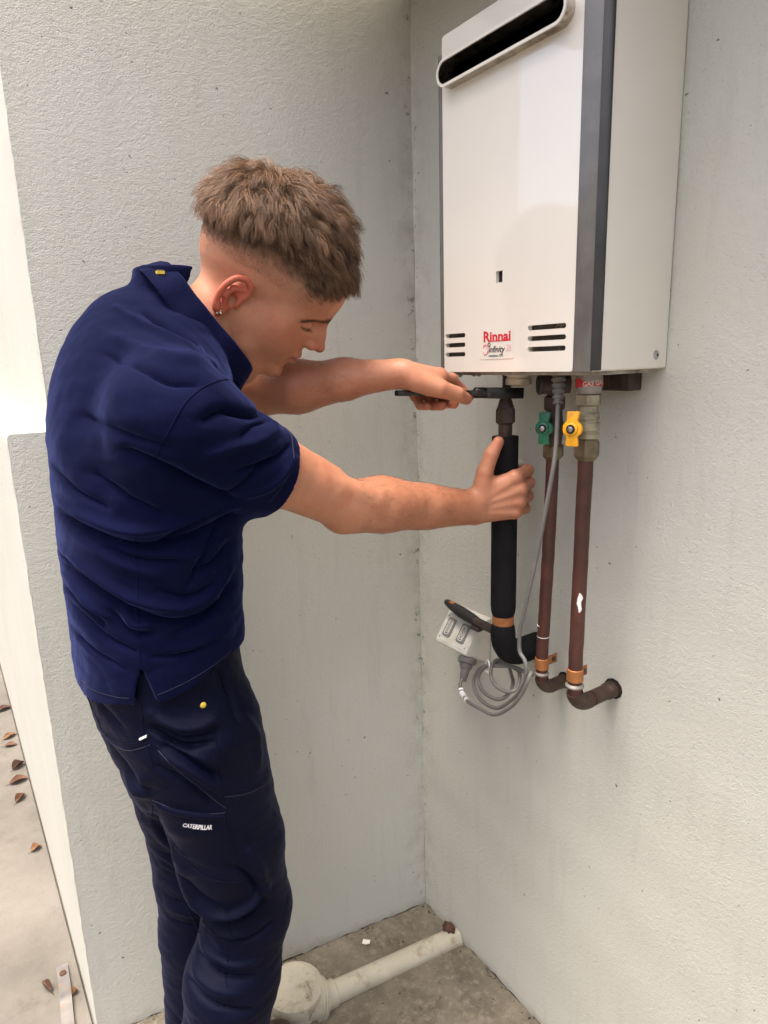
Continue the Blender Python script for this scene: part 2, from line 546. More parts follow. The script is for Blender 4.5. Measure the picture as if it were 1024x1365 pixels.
# flue outlet: stainless rim round a deep slot
def annulus(name, outer, inner, d0, d1, mapper, mat, parent):
    bm = bmesh.new()
    L_ = [[bm.verts.new(mapper(a, b, d)) for a, b in pts] for pts, d in ((outer, d0), (outer, d1), (inner, d1), (inner, d0))]
    m_ = len(outer)
    for q in range(4):
        A_, B_ = L_[q], L_[(q + 1) % 4]
        for i in range(m_):
            k = (i + 1) % m_
            bm.faces.new((A_[i], A_[k], B_[k], B_[i]))
    bmesh.ops.recalc_face_normals(bm, faces=bm.faces)
    return auto(from_bm(name, bm, mat, parent), 30)
mp = lambda a, b, d: (d, a, b)
fl = annulus('flue_outlet', rrect(-0.596, 1.951, -0.322, 1.992, 0.0200, 8), rrect(-0.5915, 1.9555, -0.3265, 1.9875, 0.0155, 8), -0.150, -0.1870, mp, M['steel'], heater)
annulus('flue_lip', rrect(-0.5965, 1.9505, -0.3215, 1.9925, 0.0205, 8), rrect(-0.5925, 1.9545, -0.3255, 1.9885, 0.0165, 8), -0.1855, -0.1880, mp, M['cream'], fl)
extrude('flue_inside', rrect(-0.593, 1.954, -0.325, 1.989, 0.0170, 8), mp, -0.158, -0.152, M['hole'], heater)
# sight glass
box('sight_glass', (-0.1620, -0.4625, 1.634), (-0.1610, -0.4475, 1.652), M['hole'], heater)
# sticker and lettering
fx = HX - 0.0006
extrude('sticker', rrect(-0.489, 1.5135, -0.411, 1.5655, 0.002), mp, HX - 0.0001, HX - 0.0006, M['front'], heater)
UX, UY = (0, -1, 0), (0, 0, 1)
t = text('lettering', 'Rinnai', 0.0225, (fx, -0.4195, 1.5425), UX, UY, M['red'], heater, bold=0.03, width=0.064)
# slab serifs under and over the stems
for y_, z_, w_ in ((-0.4220, 1.5425, 0.0045), (-0.4335, 1.5425, 0.0034), (-0.4395, 1.5425, 0.0034), (-0.4470, 1.5425, 0.0034), (-0.4545, 1.5425, 0.0034), (-0.4600, 1.5425, 0.0034), (-0.4675, 1.5425, 0.0034), (-0.4820, 1.5425, 0.0034), (-0.4220, 1.5585, 0.0045)):
    box('serif', (fx - 0.0007, y_ - w_ / 2 , z_ - 0.0006), (fx - 0.0005, y_ + w_ / 2, z_ + 0.0009), M['red'], t)
text('lettering', 'infinity', 0.0145, (fx, -0.4320, 1.5245), UX, UY, M['black'], heater, bold=0.015, shear=0.25, width=0.039)
text('lettering', '26', 0.0150, (fx, -0.4725, 1.5260), UX, UY, M['palepink'], heater, bold=0.01, shear=0.25, width=0.0125)
text('lettering', 'compliance CPR', 0.0060, (fx, -0.4325, 1.5172), UX, UY, M['teal'], heater, bold=0.02, width=0.034)
sw = [(fx - 0.0006, -0.4245 + 0.0062 * math.cos(a_), 1.5292 + 0.0082 * math.sin(a_)) for a_ in np.linspace(0.5, 5.9, 22)]
tube('logo_swirl', sw, 0.0008, M['pink'], heater, seg=6)
sw = [(fx - 0.0006, -0.4332 + 0.0030 * math.cos(a_), 1.5372 + 0.0028 * math.sin(a_)) for a_ in np.linspace(-3.4, 2.6, 18)]
tube('logo_swirl', sw, 0.0006, M['black'], heater, seg=6)
# screw on the side, bottom fittings
sc = lathe('screw', (-0.030, -0.6531, 1.513), (0, -1, 0), [(0.0075, 0), (0.0075, 0.001), (0.0055, 0.0025), (0.003, 0.0032)], M['zinc'], heater, 20)
lathe('screw_recess', (-0.030, -0.6562, 1.513), (0, -1, 0), [(0.0018, 0), (0.0018, 0.0003)], M['hole'], sc, 8)
box('base_plate', (-0.150, -0.645, 1.4865), (-0.010, -0.312, 1.4935), M['underside'], heater, bev=0.002)
M['whiteplastic'] = simple('aged white plastic', (0.66, 0.62, 0.52, 1), 0.5, var=0.12, dirt=(0.35, 0.28, 0.18, 1))
M['blackrub'] = simple('black rubber', (0.010, 0.010, 0.010, 1), 0.75, var=0.3)
M['brownbr'] = simple('dark oxide bracket', (0.045, 0.028, 0.022, 1), 0.6, var=0.35, vscale=60)
lathe('drain_fitting', (-0.092, -0.425, 1.4885), (0, 0, -1), [(0.026, 0), (0.026, 0.004), (0.0205, 0.005), (0.0205, 0.010), (0.0225, 0.0105), (0.0225, 0.020), (0.016, 0.0225)], M['whiteplastic'], heater, 24)
lathe('overflow_elbow', (-0.088, -0.492, 1.4690), (-0.75, 0.55, 0), [(0.016, -0.035), (0.016, 0.012), (0.0175, 0.013), (0.0175, 0.017)], M['brownbr'], heater, 20)
lathe('overflow_bung', (-0.101, -0.4825, 1.4690), (-0.75, 0.55, 0), [(0.0140, 0), (0.0140, 0.003)], M['hole'], heater, 20)
br = box('wall_bracket', (-0.036, -0.612, 1.4575), (-0.002, -0.530, 1.4860), M['brownbr'], heater, bev=0.002)
for q in range(3): box('rib', (-0.040, -0.605 + q * 0.026, 1.461), (-0.0365, -0.600 + q * 0.026, 1.482), M['brownbr'], br)
for q, (y_, l_) in enumerate(((-0.335, 0.004), (-0.372, 0.003), (-0.385, 0.003))):
    lathe('rivet', (-0.150, y_, 1.4868), (0, 0, -1), [(0.004, 0), (0.004, l_ * 0.5), (0.002, l_)], M['underside'], heater, 10)

# ------------------------------------------------------------------ pipes under the heater
def elbow_path(top, bottom_z, wall_x, rad, mid=None):
    """vertical run that turns towards the wall (+x)"""
    x, y, z = top
    P_ = [(x, y, z)]
    if mid: P_ += mid
    P_.append((x, mid[-1][1] if mid else y, bottom_z + rad))
    yb = P_[-1][1]
    for a_ in np.linspace(0, math.pi / 2, 9)[1:]:
        P_.append((x + rad * (1 - math.cos(a_)), yb, bottom_z + rad - rad * math.sin(a_)))
    P_.append((wall_x, yb, bottom_z))
    return P_
def dense(P_, step=0.02):
    out = [np.array(P_[0], float)]
    for a_, b_ in zip(P_[:-1], P_[1:]):
        a_, b_ = np.array(a_, float), np.array(b_, float)
        k = max(1, int(np.linalg.norm(b_ - a_) / step))
        for i in range(1, k + 1): out.append(a_ + (b_ - a_) * i / k)
    return out
n = N('oxidised copper')
c = n.mix(n.ramp(n.noise(14, 5, 0.6), 0.3, 0.7), (0.052, 0.020, 0.016, 1), (0.120, 0.043, 0.030, 1))
c = n.mix(n.math('MULTIPLY', n.ramp(n.noise(60, 6, 0.75, stretch=(1, 1, 0.25)), 0.48, 0.70), 0.75), c, (0.035, 0.020, 0.016, 1))
n.set(color=c, rough=0.5, metal=0.25, normal=n.bump(n.noise(120, 4), 0.15, 0.002))
M['copper'] = n.m
M['browncu'] = simple('brown solder joint', (0.062, 0.038, 0.026, 1), 0.55, 0.3, var=0.35, vscale=50, dirt=(0.03, 0.022, 0.016, 1), dscale=40)
M['clip'] = simple('copper clip', (0.42, 0.165, 0.055, 1), 0.5, 0.35, var=0.2, vscale=35, dirt=(0.20, 0.075, 0.03, 1), dscale=35)
M['brass'] = simple('tarnished brass', (0.17, 0.135, 0.075, 1), 0.45, 0.5, var=0.3, vscale=40, dirt=(0.07, 0.05, 0.03, 1), dscale=35)
M['nickel'] = simple('dull nickel brass', (0.32, 0.29, 0.20, 1), 0.42, 0.45, var=0.25, vscale=45, dirt=(0.12, 0.09, 0.05, 1), dscale=30)
M['foam'] = simple('black foam lagging', (0.0075, 0.0075, 0.0085, 1), 0.85, var=0.3, vscale=40, bump=(160, 0.3, 0.002), spec=0.2)
M['solder'] = simple('grey solder ring', (0.25, 0.23, 0.21, 1), 0.5, 0.3)
M['paintwhite'] = simple('white paint', (0.8, 0.8, 0.78, 1), 0.5, var=0.03)

def wobble(P_, amp=0.0006, sd=1):
    r_ = np.random.default_rng(sd)
    return [p + r_.uniform(-amp, amp, 3) * np.array([1, 1, 0]) for p in P_]

PX, PY = -0.100, -0.402
hot = thing('lagged_pipe', (PX, PY, 0.94), 'hot water pipe in black foam lagging, gripped by the right hand', 'pipe')
path = elbow_path((PX, PY, 1.374), 0.940, 0.0, 0.048)
dp = dense(path, 0.012)
rad = []
for p in dp:
    r_ = 0.0243
    r_ -= 0.0052 * math.exp(-((p[2] - 1.020) / 0.013) ** 2) * (1 if p[0] < PX + 0.002 else 0)
    if p[0] > PX + 0.01: r_ += 0.0015
    rad.append(r_)
tube('foam_sleeve', dp, rad, M['foam'], hot, 28)
lathe('sleeve_end', (PX, PY, 1.3742), (0, 0, 1), [(0.0243, 0), (0.0235, 0.0012), (0.0145, 0.0012), (0.0140, -0.002)], M['foam'], hot, 28)
tube('copper_tail', dense([(PX, PY, 1.36), (PX, PY, 1.402)], 0.01), 0.0125, M['browncu'], hot, 18)
lathe('flare_nut', (PX, PY, 1.397), (0, 0, 1), [(0.0135, 0), (0.0178, 0.004), (0.0178, 0.026), (0.0150, 0.031)], M['browncu'], hot, poly=6)
lathe('union', (PX, PY, 1.428), (0, 0, 1), [(0.0150, 0), (0.0115, 0.012), (0.0100, 0.016), (0.0100, 0.034)], M['brownbr'], hot, 20)
tube('threaded_tail', dense([(PX + 0.002, PY, 1.46), (PX + 0.002, PY, 1.4895)], 0.003), [0.0072 + 0.0008 * (i % 2) for i in range(10)], M['brownbr'], hot, 16)
lathe('clip_band', (PX, PY, 1.0085), (0, 0, 1), [(0.0205, 0), (0.0209, 0.001), (0.0209, 0.0235), (0.0205, 0.0245)], M['clip'], hot, 28)

def clip(parent, x, y, z, r, side):
    cb = lathe('clip_band', (x, y, z), (0, 0, 1), [(r + 0.0005, 0), (r + 0.0016, 0.0008), (r + 0.0016, 0.0215), (r + 0.0005, 0.0223)], M['clip'], parent, 24)
    e_ = x + r + side
    a_ = box('clip_arm', (x + r * 0.6, y - 0.0010, z + 0.002), (e_, y + 0.0010, z + 0.0205), M['clip'], cb, bev=0.0004)
    lathe('clip_screw', (e_ - 0.010, y - 0.001, z + 0.0115), (0, -1, 0), [(0.0050, 0), (0.0050, 0.0012), (0.002, 0.0030)], M['brownbr'], cb, 14)

# cold water pipe with the green tap
cold = thing('water_pipe', (-0.067, -0.472, 0.885), 'thin copper water pipe with green tap lever, middle of three', 'pipe')
path = elbow_path((-0.067, -0.487, 1.348), 0.889, 0.0, 0.030, mid=[(-0.067, -0.484, 1.2), (-0.067, -0.474, 0.96)])
tube('copper_pipe', wobble(dense(path, 0.02), 0.0004, 2), 0.0114, M['copper'], cold, 20)
el = [p for p in dense(path, 0.006) if p[2] < 0.915]
tube('elbow', [p for p in el if p[0] < -0.035], 0.0131, M['browncu'], cold, 20)
tube('wall_stub', [(-0.036, -0.474, 0.889), (-0.012, -0.474, 0.889), (0.0, -0.474, 0.889)], [0.0124, 0.0130, 0.0124], M['browncu'], cold, 18)
lathe('solder_ring', (-0.067, -0.474, 0.921), (0, 0, 1), [(0.0118, 0), (0.0142, 0.002), (0.0142, 0.004), (0.0118, 0.007)], M['solder'], cold, 20)
clip(cold, -0.067, -0.474, 0.934, 0.0114, 0.030)
for z_ in (1.000, 1.022): lathe('paint_ring', (-0.067, -0.4755, z_), (0, 0, 1), [(0.0116, 0), (0.0117, 0.0004), (0.0117, 0.0010), (0.0116, 0.0014)], M['paintwhite'], cold, 20)
cx, cy = -0.067, -0.4875
lathe('lower_nut', (cx, cy, 1.338), (0, 0, 1), [(0.0125, 0), (0.0185, 0.006), (0.0185, 0.024), (0.0140, 0.029)], M['brass'], cold, poly=6)
lathe('valve_body', (cx, cy, 1.366), (0, 0, 1), [(0.0135, 0), (0.0150, 0.010), (0.0168, 0.022), (0.0168, 0.034), (0.0145, 0.046), (0.0135, 0.058)], M['browncu'], cold, 20)
lathe('upper_nut', (cx, cy, 1.424), (0, 0, 1), [(0.0160, 0), (0.0185, 0.003), (0.0185, 0.022), (0.0150, 0.025)], M['brownbr'], cold, poly=6)
lathe('inlet_tail', (cx, cy, 1.448), (0, 0, 1), [(0.0130, 0), (0.0130, 0.040)], M['brownbr'], cold, 16)

NV = np.array([-0.554, -0.832, 0.0]); RV = np.array([0.832, -0.554, 0.0])   # towards the viewer's side / along it
def tap_lever(parent, centre, out, mat, h=0.052):
    """butterfly lever: two wings on a round boss, turned to face 'out'"""
    o_ = np.array(out, float); o_ /= np.linalg.norm(o_)
    u_ = np.array([-o_[1], o_[0], 0.0]); z_ = np.array([0, 0, 1.0]); c_ = np.array(centre, float)
    pts = []
    for s_ in (1, -1):
        pts += [(s_ * a_, s_ * b_) for a_, b_ in ((-0.0085, 0.012), (-0.0085, h / 2 - 0.002), (-0.0065, h / 2), (0.0095, h / 2), (0.0115, h / 2 - 0.002), (0.0085, 0.012), (0.0150, 0.006), (0.0165, 0.0))] if s_ == 1 else \
               [(0.0150, -0.006), (0.0085, -0.012), (0.0105, -h / 2 + 0.002), (0.0085, -h / 2), (-0.0075, -h / 2), (-0.0095, -h / 2 + 0.002), (-0.0085, -0.012), (-0.0140, -0.006), (-0.0150, 0.0), (-0.0140, 0.006)]
    l_ = extrude('tap_lever', pts[::-1], lambda a_, b_, d_: tuple(c_ + u_ * a_ + z_ * b_ + o_ * d_), 0.0, 0.007, mat, parent, 0.0012)
    lathe('lever_boss', c_ + o_ * 0.0065, o_, [(0.0100, 0), (0.0100, 0.003), (0.0078, 0.0042)], mat, l_, 20)
    lathe('lever_cup', c_ + o_ * 0.0108, o_, [(0.0072, 0), (0.0072, 0.0003)], M['hole'], l_, 16)
    lathe('lever_nut', c_ + o_ * 0.0108, o_, [(0.0046, 0), (0.0046, 0.0022), (0.0026, 0.0030)], M['zinc'], l_, poly=6)
    lathe('valve_stem', c_ - o_ * 0.014, o_, [(0.0062, 0), (0.0062, 0.015)], M['brass'], parent, 14)
M['green'] = simple('green enamel', (0.006, 0.15, 0.075, 1), 0.35, var=0.12, dirt=(0.012, 0.05, 0.03, 1), dscale=60, coat=0.2)
M['yellow'] = simple('yellow enamel', (0.78, 0.37, 0.008, 1), 0.35, var=0.06, dirt=(0.45, 0.22, 0.02, 1), dscale=70, coat=0.2)
tap_lever(cold, np.array([cx, cy, 1.396]) + NV * 0.022 - RV * 0.0210, -RV * 0.75 + NV, M['green'], 0.055)

# gas pipe with the yellow tap
gas = thing('gas_pipe', (-0.108, -0.587, 0.915), 'thick copper gas pipe with yellow tap lever, rightmost of three', 'pipe')
path = elbow_path((-0.108, -0.5925, 1.368), 0.918, 0.0, 0.034, mid=[(-0.108, -0.590, 1.2), (-0.108, -0.587, 0.98)])
tube('copper_pipe', wobble(dense(path, 0.02), 0.0004, 4), 0.0121, M['copper'], gas, 20)
el = [p for p in dense(path, 0.006) if p[2] < 0.948]
tube('elbow', [p for p in el if p[0] < -0.062], 0.0146, M['browncu'], gas, 20)
tube('wall_stub', dense([(-0.062, -0.587, 0.918), (0.0, -0.587, 0.918)], 0.01), 0.0137, M['browncu'], gas, 18)
lathe('stub_ring', (-0.022, -0.587, 0.918), (1, 0, 0), [(0.0138, 0), (0.0152, 0.002), (0.0152, 0.020), (0.0148, 0.0219)], M['browncu'], gas, 20)
lathe('solder_ring', (-0.108, -0.587, 0.955), (0, 0, 1), [(0.0131, 0), (0.0160, 0.002), (0.0160, 0.0045), (0.0131, 0.008)], M['solder'], gas, 20)
clip(gas, -0.108, -0.587, 0.968, 0.0127, 0.018)
cx, cy = -0.108, -0.5935
lathe('lower_nut', (cx, cy, 1.352), (0, 0, 1), [(0.0140, 0), (0.0205, 0.008), (0.0205, 0.028), (0.0165, 0.034)], M['brass'], gas, poly=6)
vb = lathe('valve_body', (cx, cy, 1.386), (0, 0, 1), [(0.0150, 0), (0.0178, 0.002), (0.0178, 0.009), (0.0162, 0.010), (0.0162, 0.013), (0.0182, 0.014), (0.0182, 0.026), (0.0162, 0.027), (0.0162, 0.031), (0.0176, 0.032), (0.0176, 0.040), (0.0150, 0.043), (0.0150, 0.052)], M['nickel'], gas, 22)
lathe('upper_nut', (cx, cy, 1.438), (0, 0, 1), [(0.0160, 0), (0.0200, 0.002), (0.0200, 0.017), (0.0165, 0.019)], M['nickel'], gas, poly=6)
lathe('grey_collar', (cx, cy, 1.457), (0, 0, 1), [(0.0165, 0), (0.0185, 0.003), (0.0200, 0.012), (0.0200, 0.0345)], M['solder'], gas, 22)
M['tape'] = simple('red marking tape', (0.42, 0.02, 0.025, 1), 0.4, var=0.15)
tp = lathe('marking_tape', (cx, cy, 1.4665), (0.06, 0.13, 1), [(0.0204, 0), (0.0208, 0.0004), (0.0208, 0.0135), (0.0204, 0.0139)], M['tape'], gas, 28)
M['tapeprint'] = simple('pale tape print', (0.62, 0.45, 0.36, 1), 0.5)
def on_tape(p):
    d = (p.x - 0) / 0.0212
    dirn = NV * math.cos(d) + RV * math.sin(d)
    q = np.array([cx, cy, 0]) + dirn * 0.0213
    return Vector((q[0], q[1], p.z + 0.0022 * math.sin(d)))
text('lettering', 'GAS GAS', 0.0105, (-0.0165, 0, 1.4700), (1, 0, 0), (0, 0, 1), M['tapeprint'], tp, bold=0.02, width=0.036, project=on_tape)
tap_lever(gas, np.array([cx, cy, 1.4055]) + NV * 0.022 - RV * 0.0290, -RV * 0.8 + NV, M['yellow'], 0.054)
for nm_, y_, z_, r_, par in (('wall_hole', -0.587, 0.918, 0.0195, gas), ('wall_hole', -0.474, 0.889, 0.0170, cold)):
    lathe(nm_, (0.004, y_, z_), (-1, 0, 0), [(r_ * (1.0), 0), (r_, 0.0055), (r_ * 0.8, 0.0060)], M['hole'], par, 11)
# smear of white paint on the gas pipe
V = []; F = []
k0 = 12
for i in range(k0):
    z_ = 1.098 + 0.034 * i / (k0 - 1)
    w_ = (0.06, 0.16, 0.22, 0.20, 0.24, 0.27, 0.24, 0.30, 0.33, 0.28, 0.18, 0.05)[i]
    for s_ in (-1, 1):
        a_ = -0.15 + s_ * w_ + 0.08 * math.sin(i * 0.9)
        d_ = NV * math.cos(a_) + RV * math.sin(a_)
        V.append((-0.108 + d_[0] * 0.0135, -0.5885 + d_[1] * 0.0135, z_))
for i in range(k0 - 1): F.append((2 * i, 2 * i + 1, 2 * i + 3, 2 * i + 2))
mk('paint_smear', V, F, M['paintwhite'], gas, True)

# ------------------------------------------------------------------ outlet, plug and flex
M['outlet'] = simple('grey outlet plastic', (0.64, 0.63, 0.56, 1), 0.45, var=0.05, dirt=(0.50, 0.47, 0.38, 1))
M['switch'] = simple('dark grey switch', (0.20, 0.20, 0.185, 1), 0.45, var=0.1)
M['flex'] = simple('grey flex', (0.155, 0.150, 0.140, 1), 0.5, var=0.12)
M['plug'] = simple('grey plug', (0.145, 0.138, 0.128, 1), 0.5, var=0.12)
out = thing('power_outlet', (0, -0.21, 0.84), 'grey weatherproof double power outlet with two dark switches', 'power outlet')
sec = [(0.0, 0.9520), (-0.030, 0.9490), (-0.036, 0.9450), (-0.0735, 0.8900), (-0.074, 0.8840), (-0.069, 0.8790), (-0.001, 0.8440)]
extrude('housing', sec, lambda a_, b_, d_: (a_, d_, b_), -0.262, -0.156, M['outlet'], out, 0.004)
# recessed fascia lines and the two switches, set square to the sloping face
p0 = np.array([-0.036, 0, 0.9450]); p1 = np.array([-0.0735, 0, 0.8900])
du = (p1 - p0) / np.linalg.norm(p1 - p0); nu = np.array([du[2], 0, -du[0]]);
if nu[0] > 0: nu = -nu
L_ = np.linalg.norm(p1 - p0)
mpo = lambda a_, b_, d_: tuple(p0 + du * b_ + nu * d_ + np.array([0, a_, 0]))
annulus('fascia_rim', rrect(-0.258, 0.002, -0.160, L_ - 0.002, 0.006), rrect(-0.2555, 0.0045, -0.1625, L_ - 0.0045, 0.005), -0.001, 0.0012, mpo, M['outlet'], out)
for yc in (-0.184, -0.231):
    s_ = extrude('switch', rrect(yc - 0.0125, 0.010, yc + 0.0125, 0.054, 0.005), mpo, -0.001, 0.0035, M['switch'], out, 0.001)
    annulus('switch_rim', rrect(yc - 0.0075, 0.014, yc + 0.0075, 0.050, 0.006), rrect(yc - 0.0060, 0.0155, yc + 0.0060, 0.0485, 0.005), 0.003, 0.0048, mpo, M['outlet'], s_)
    for q in range(3):
        annulus('switch_mark', rrect(yc - 0.0045, 0.018 + q * 0.0095, yc + 0.0045, 0.026 + q * 0.0095, 0.003), rrect(yc - 0.0030, 0.0195 + q * 0.0095, yc + 0.0030, 0.0245 + q * 0.0095, 0.002), 0.003, 0.0044, mpo, M['outlet'], s_)
for yc, b_ in ((-0.165, 0.007), (-0.253, 0.007), (-0.165, 0.060), (-0.253, 0.060)):
    lathe('fixing_screw', mpo(yc, b_, 0.0), nu, [(0.002, 0), (0.002, 0.0010)], M['switch'], out, 10)

cord = thing('flex_lead', (-0.1, -0.4, 0.83), 'grey power flex coiled below the outlet and running up to the heater', 'power cord')
main = [(-0.115, -0.5377, 1.4818), (-0.125, -0.5466, 1.4384), (-0.135, -0.5535, 1.3673), (-0.14, -0.5489, 1.3119), (-0.14, -0.5261, 1.1986), (-0.14, -0.5075, 1.1195), (-0.138, -0.4924, 1.0655), (-0.134, -0.4802, 1.0243), (-0.132, -0.479, 0.9895)]
loop1 = [(-0.134, -0.4944, 0.9766), (-0.134, -0.4987, 0.9561), (-0.13, -0.4844, 0.9175), (-0.12, -0.4459, 0.8715), (-0.11, -0.3965, 0.8301), (-0.1, -0.3412, 0.8192), (-0.09, -0.3065, 0.8306), (-0.085, -0.3032, 0.8538), (-0.085, -0.3196, 0.8793), (-0.085, -0.3481, 0.8986), (-0.06, -0.3562, 0.8978)]
loop2 = [(-0.05, -0.3936, 0.8943), (-0.07, -0.4198, 0.8911), (-0.1, -0.4396, 0.8862), (-0.11, -0.4254, 0.8785), (-0.11, -0.3959, 0.8775), (-0.105, -0.3753, 0.8872), (-0.1, -0.3697, 0.9049), (-0.07, -0.3532, 0.9063), (-0.05, -0.3634, 0.8977)]
loop3 = [(-0.05, -0.3769, 0.876), (-0.07, -0.4014, 0.8738), (-0.1, -0.4215, 0.8705), (-0.11, -0.4069, 0.8544), (-0.105, -0.3691, 0.8431), (-0.1, -0.3387, 0.8472), (-0.095, -0.3261, 0.8661), (-0.095, -0.3466, 0.8961), (-0.085, -0.370, 0.9040), (-0.062, -0.397, 0.9050), (-0.062, -0.440, 0.905), (-0.10, -0.478, 0.935)]
outer = [(-0.135, -0.5089, 0.9545), (-0.139, -0.4932, 0.9123), (-0.134, -0.462, 0.8709), (-0.124, -0.4071, 0.8252), (-0.115, -0.3532, 0.8107), (-0.108, -0.3053, 0.8053), (-0.101, -0.2790, 0.8110), (-0.092, -0.2640, 0.822), (-0.0745, -0.2560, 0.8330)]
tube('flex', catmull(main + loop1 + loop2 + loop3 + outer, 6), 0.0037, M['flex'], cord, 12)
ts = [np.array(main[0]) + (np.array(main[1]) - np.array(main[0])) * t_ for t_ in np.linspace(-0.15, 0.95, 22)]
tube('strain_relief', ts, [(0.0125 if i % 4 < 2 else 0.0098) - 0.0002 * i for i in range(22)], M['flex'], cord, 14)
pa = np.array([-0.0745, -0.2560, 0.8330])
ax = (np.array([-0.052, -0.245, 0.8720]) - pa); Lp = np.linalg.norm(ax); ax /= Lp
tube('plug_boot', [pa + ax * t_ for t_ in (-0.012, -0.010, -0.002, 0.0, 0.010, 0.018)], [0.0056, 0.0072, 0.0076, 0.0088, 0.0095, 0.0105], M['plug'], cord, 16)
lathe('plug_body', pa + ax * 0.014, ax, [(0.0105, 0), (0.0130, 0.004), (0.0150, 0.010), (0.0150, 0.013), (0.0200, 0.0145), (0.0215, 0.020), (0.0215, 0.025), (0.0185, 0.028)], M['plug'], cord, 26)
ow = [np.array(p) for p in outer[-4:-1]]
for t0, t1 in ((0.05, 0.25), (0.45, 1.05), (1.25, 1.45)):
    f_ = lambda t_: ow[0] + (ow[1] - ow[0]) * t_ if t_ < 1 else ow[1] + (ow[2] - ow[1]) * (t_ - 1)
    tube('label_wrap', [f_(t_) for t_ in np.linspace(t0, t1, 6)], 0.0056, M['paintwhite'], cord, 12)
tie = [(-0.0935 + 0.006 * math.cos(a_) * 0.6, -0.353 + 0.0085 * math.cos(a_), 0.902 + 0.0100 * math.sin(a_)) for a_ in np.linspace(0, 2 * math.pi, 19)]
tube('cable_tie', tie, 0.0018, M['paintwhite'], cord, 8, caps=False)
box('tie_end', (-0.106, -0.3720, 0.8915), (-0.103, -0.3585, 0.8955), M['whiteplastic'], cord, bev=0.0005)

# black handled tool wedged behind the lagged pipe, lying on the outlet
M['grip'] = simple('black rubber grip', (0.012, 0.011, 0.011, 1), 0.6, var=0.3, bump=(220, 0.3, 0.001))
M['orange'] = simple('orange fleck', (0.45, 0.13, 0.03, 1), 0.5)
tool = thing('hand_tool', (-0.055, -0.22, 0.955), 'black handled tool lying on the power outlet against the lagged pipe', 'tool')
hp = [(-0.050, -0.1640, 0.9740), (-0.051, -0.1720, 0.9745), (-0.053, -0.195, 0.9715), (-0.055, -0.2246, 0.9685), (-0.058, -0.262, 0.9660), (-0.060, -0.283, 0.9650)]
tube('grip', catmull(hp, 4), list(np.interp(np.linspace(0, 5, 21), range(6), [0.0040, 0.0075, 0.0105, 0.0130, 0.0120, 0.0100])), M['grip'], tool, 14)
bl = [(-0.059, -0.270, 0.9655), (-0.068, -0.320, 0.9690), (-0.076, -0.3700, 0.9740)]
tube('shank', dense(bl, 0.02), 0.0095, M['brownbr'], tool, 8)
box('jaw', (-0.073, -0.300, 0.9500), (-0.059, -0.276, 0.9590), M['brownbr'], tool, bev=0.001)
box('grip_fleck', (-0.0580, -0.200, 0.9800), (-0.0520, -0.186, 0.9823), M['orange'], tool)

# ------------------------------------------------------------------ the adjustable wrench on the union
M['wrench'] = simple('black oxide steel', (0.040, 0.036, 0.033, 1), 0.34, 0.75, var=0.4, vscale=60, dirt=(0.09, 0.085, 0.08, 1), dscale=60)
W0 = np.array([PX, PY, 1.4535]); We = np.array([-0.308, -0.351, 1.4620])
wx = We - W0; WL = np.linalg.norm(wx); wx /= WL
wy = np.cross(np.array([0, 0, 1.0]), wx); wy /= np.linalg.norm(wy); wz = np.cross(wx, wy)
wrench = thing('adjustable_wrench', tuple(W0), 'black adjustable wrench held in the left hand on the pipe union', 'wrench')
mw = lambda a_, b_, d_: tuple(W0 + wx * a_ + wy * b_ + wz * d_)
handle = [(0.040, -0.0150), (0.058, -0.0100), (0.080, -0.0085), (0.150, -0.0100), (0.190, -0.0115), (WL - 0.004, -0.0060), (WL, 0), (WL - 0.004, 0.0060), (0.190, 0.0115), (0.150, 0.0100), (0.080, 0.0085), (0.058, 0.0100), (0.040, 0.0150)]
extrude('handle', handle, mw, -0.0048, 0.0048, M['wrench'], wrench, 0.002)
head = [(0.046, -0.0125), (0.046, 0.0150), (0.028, 0.0290), (0.004, 0.0300), (-0.022, 0.0250), (-0.024, 0.0115), (0.012, 0.0115), (0.012, -0.0125)]
extrude('fixed_jaw', head, mw, -0.0095, 0.0095, M['wrench'], wrench, 0.0015)
jaw = [(0.030, -0.0130), (0.011, -0.0115), (-0.022, -0.0115), (-0.021, -0.0180), (0.000, -0.0260), (0.024, -0.0270), (0.034, -0.0190)]
extrude('sliding_jaw', jaw, mw, -0.0070, 0.0070, M['wrench'], wrench, 0.0012)
lathe('adjusting_screw', mw(0.050, -0.004, 0), wx, [(0.0088, -0.010)] + [(0.0088 + 0.0012 * (i % 2), -0.009 + 0.002 * i) for i in range(10)] + [(0.0085, 0.011)], M['wrench'], wrench, 18)
lathe('hang_hole', mw(WL - 0.014, 0, 0.0058), wz, [(0.0040, 0), (0.0040, 0.0003)], M['hole'], wrench, 14)

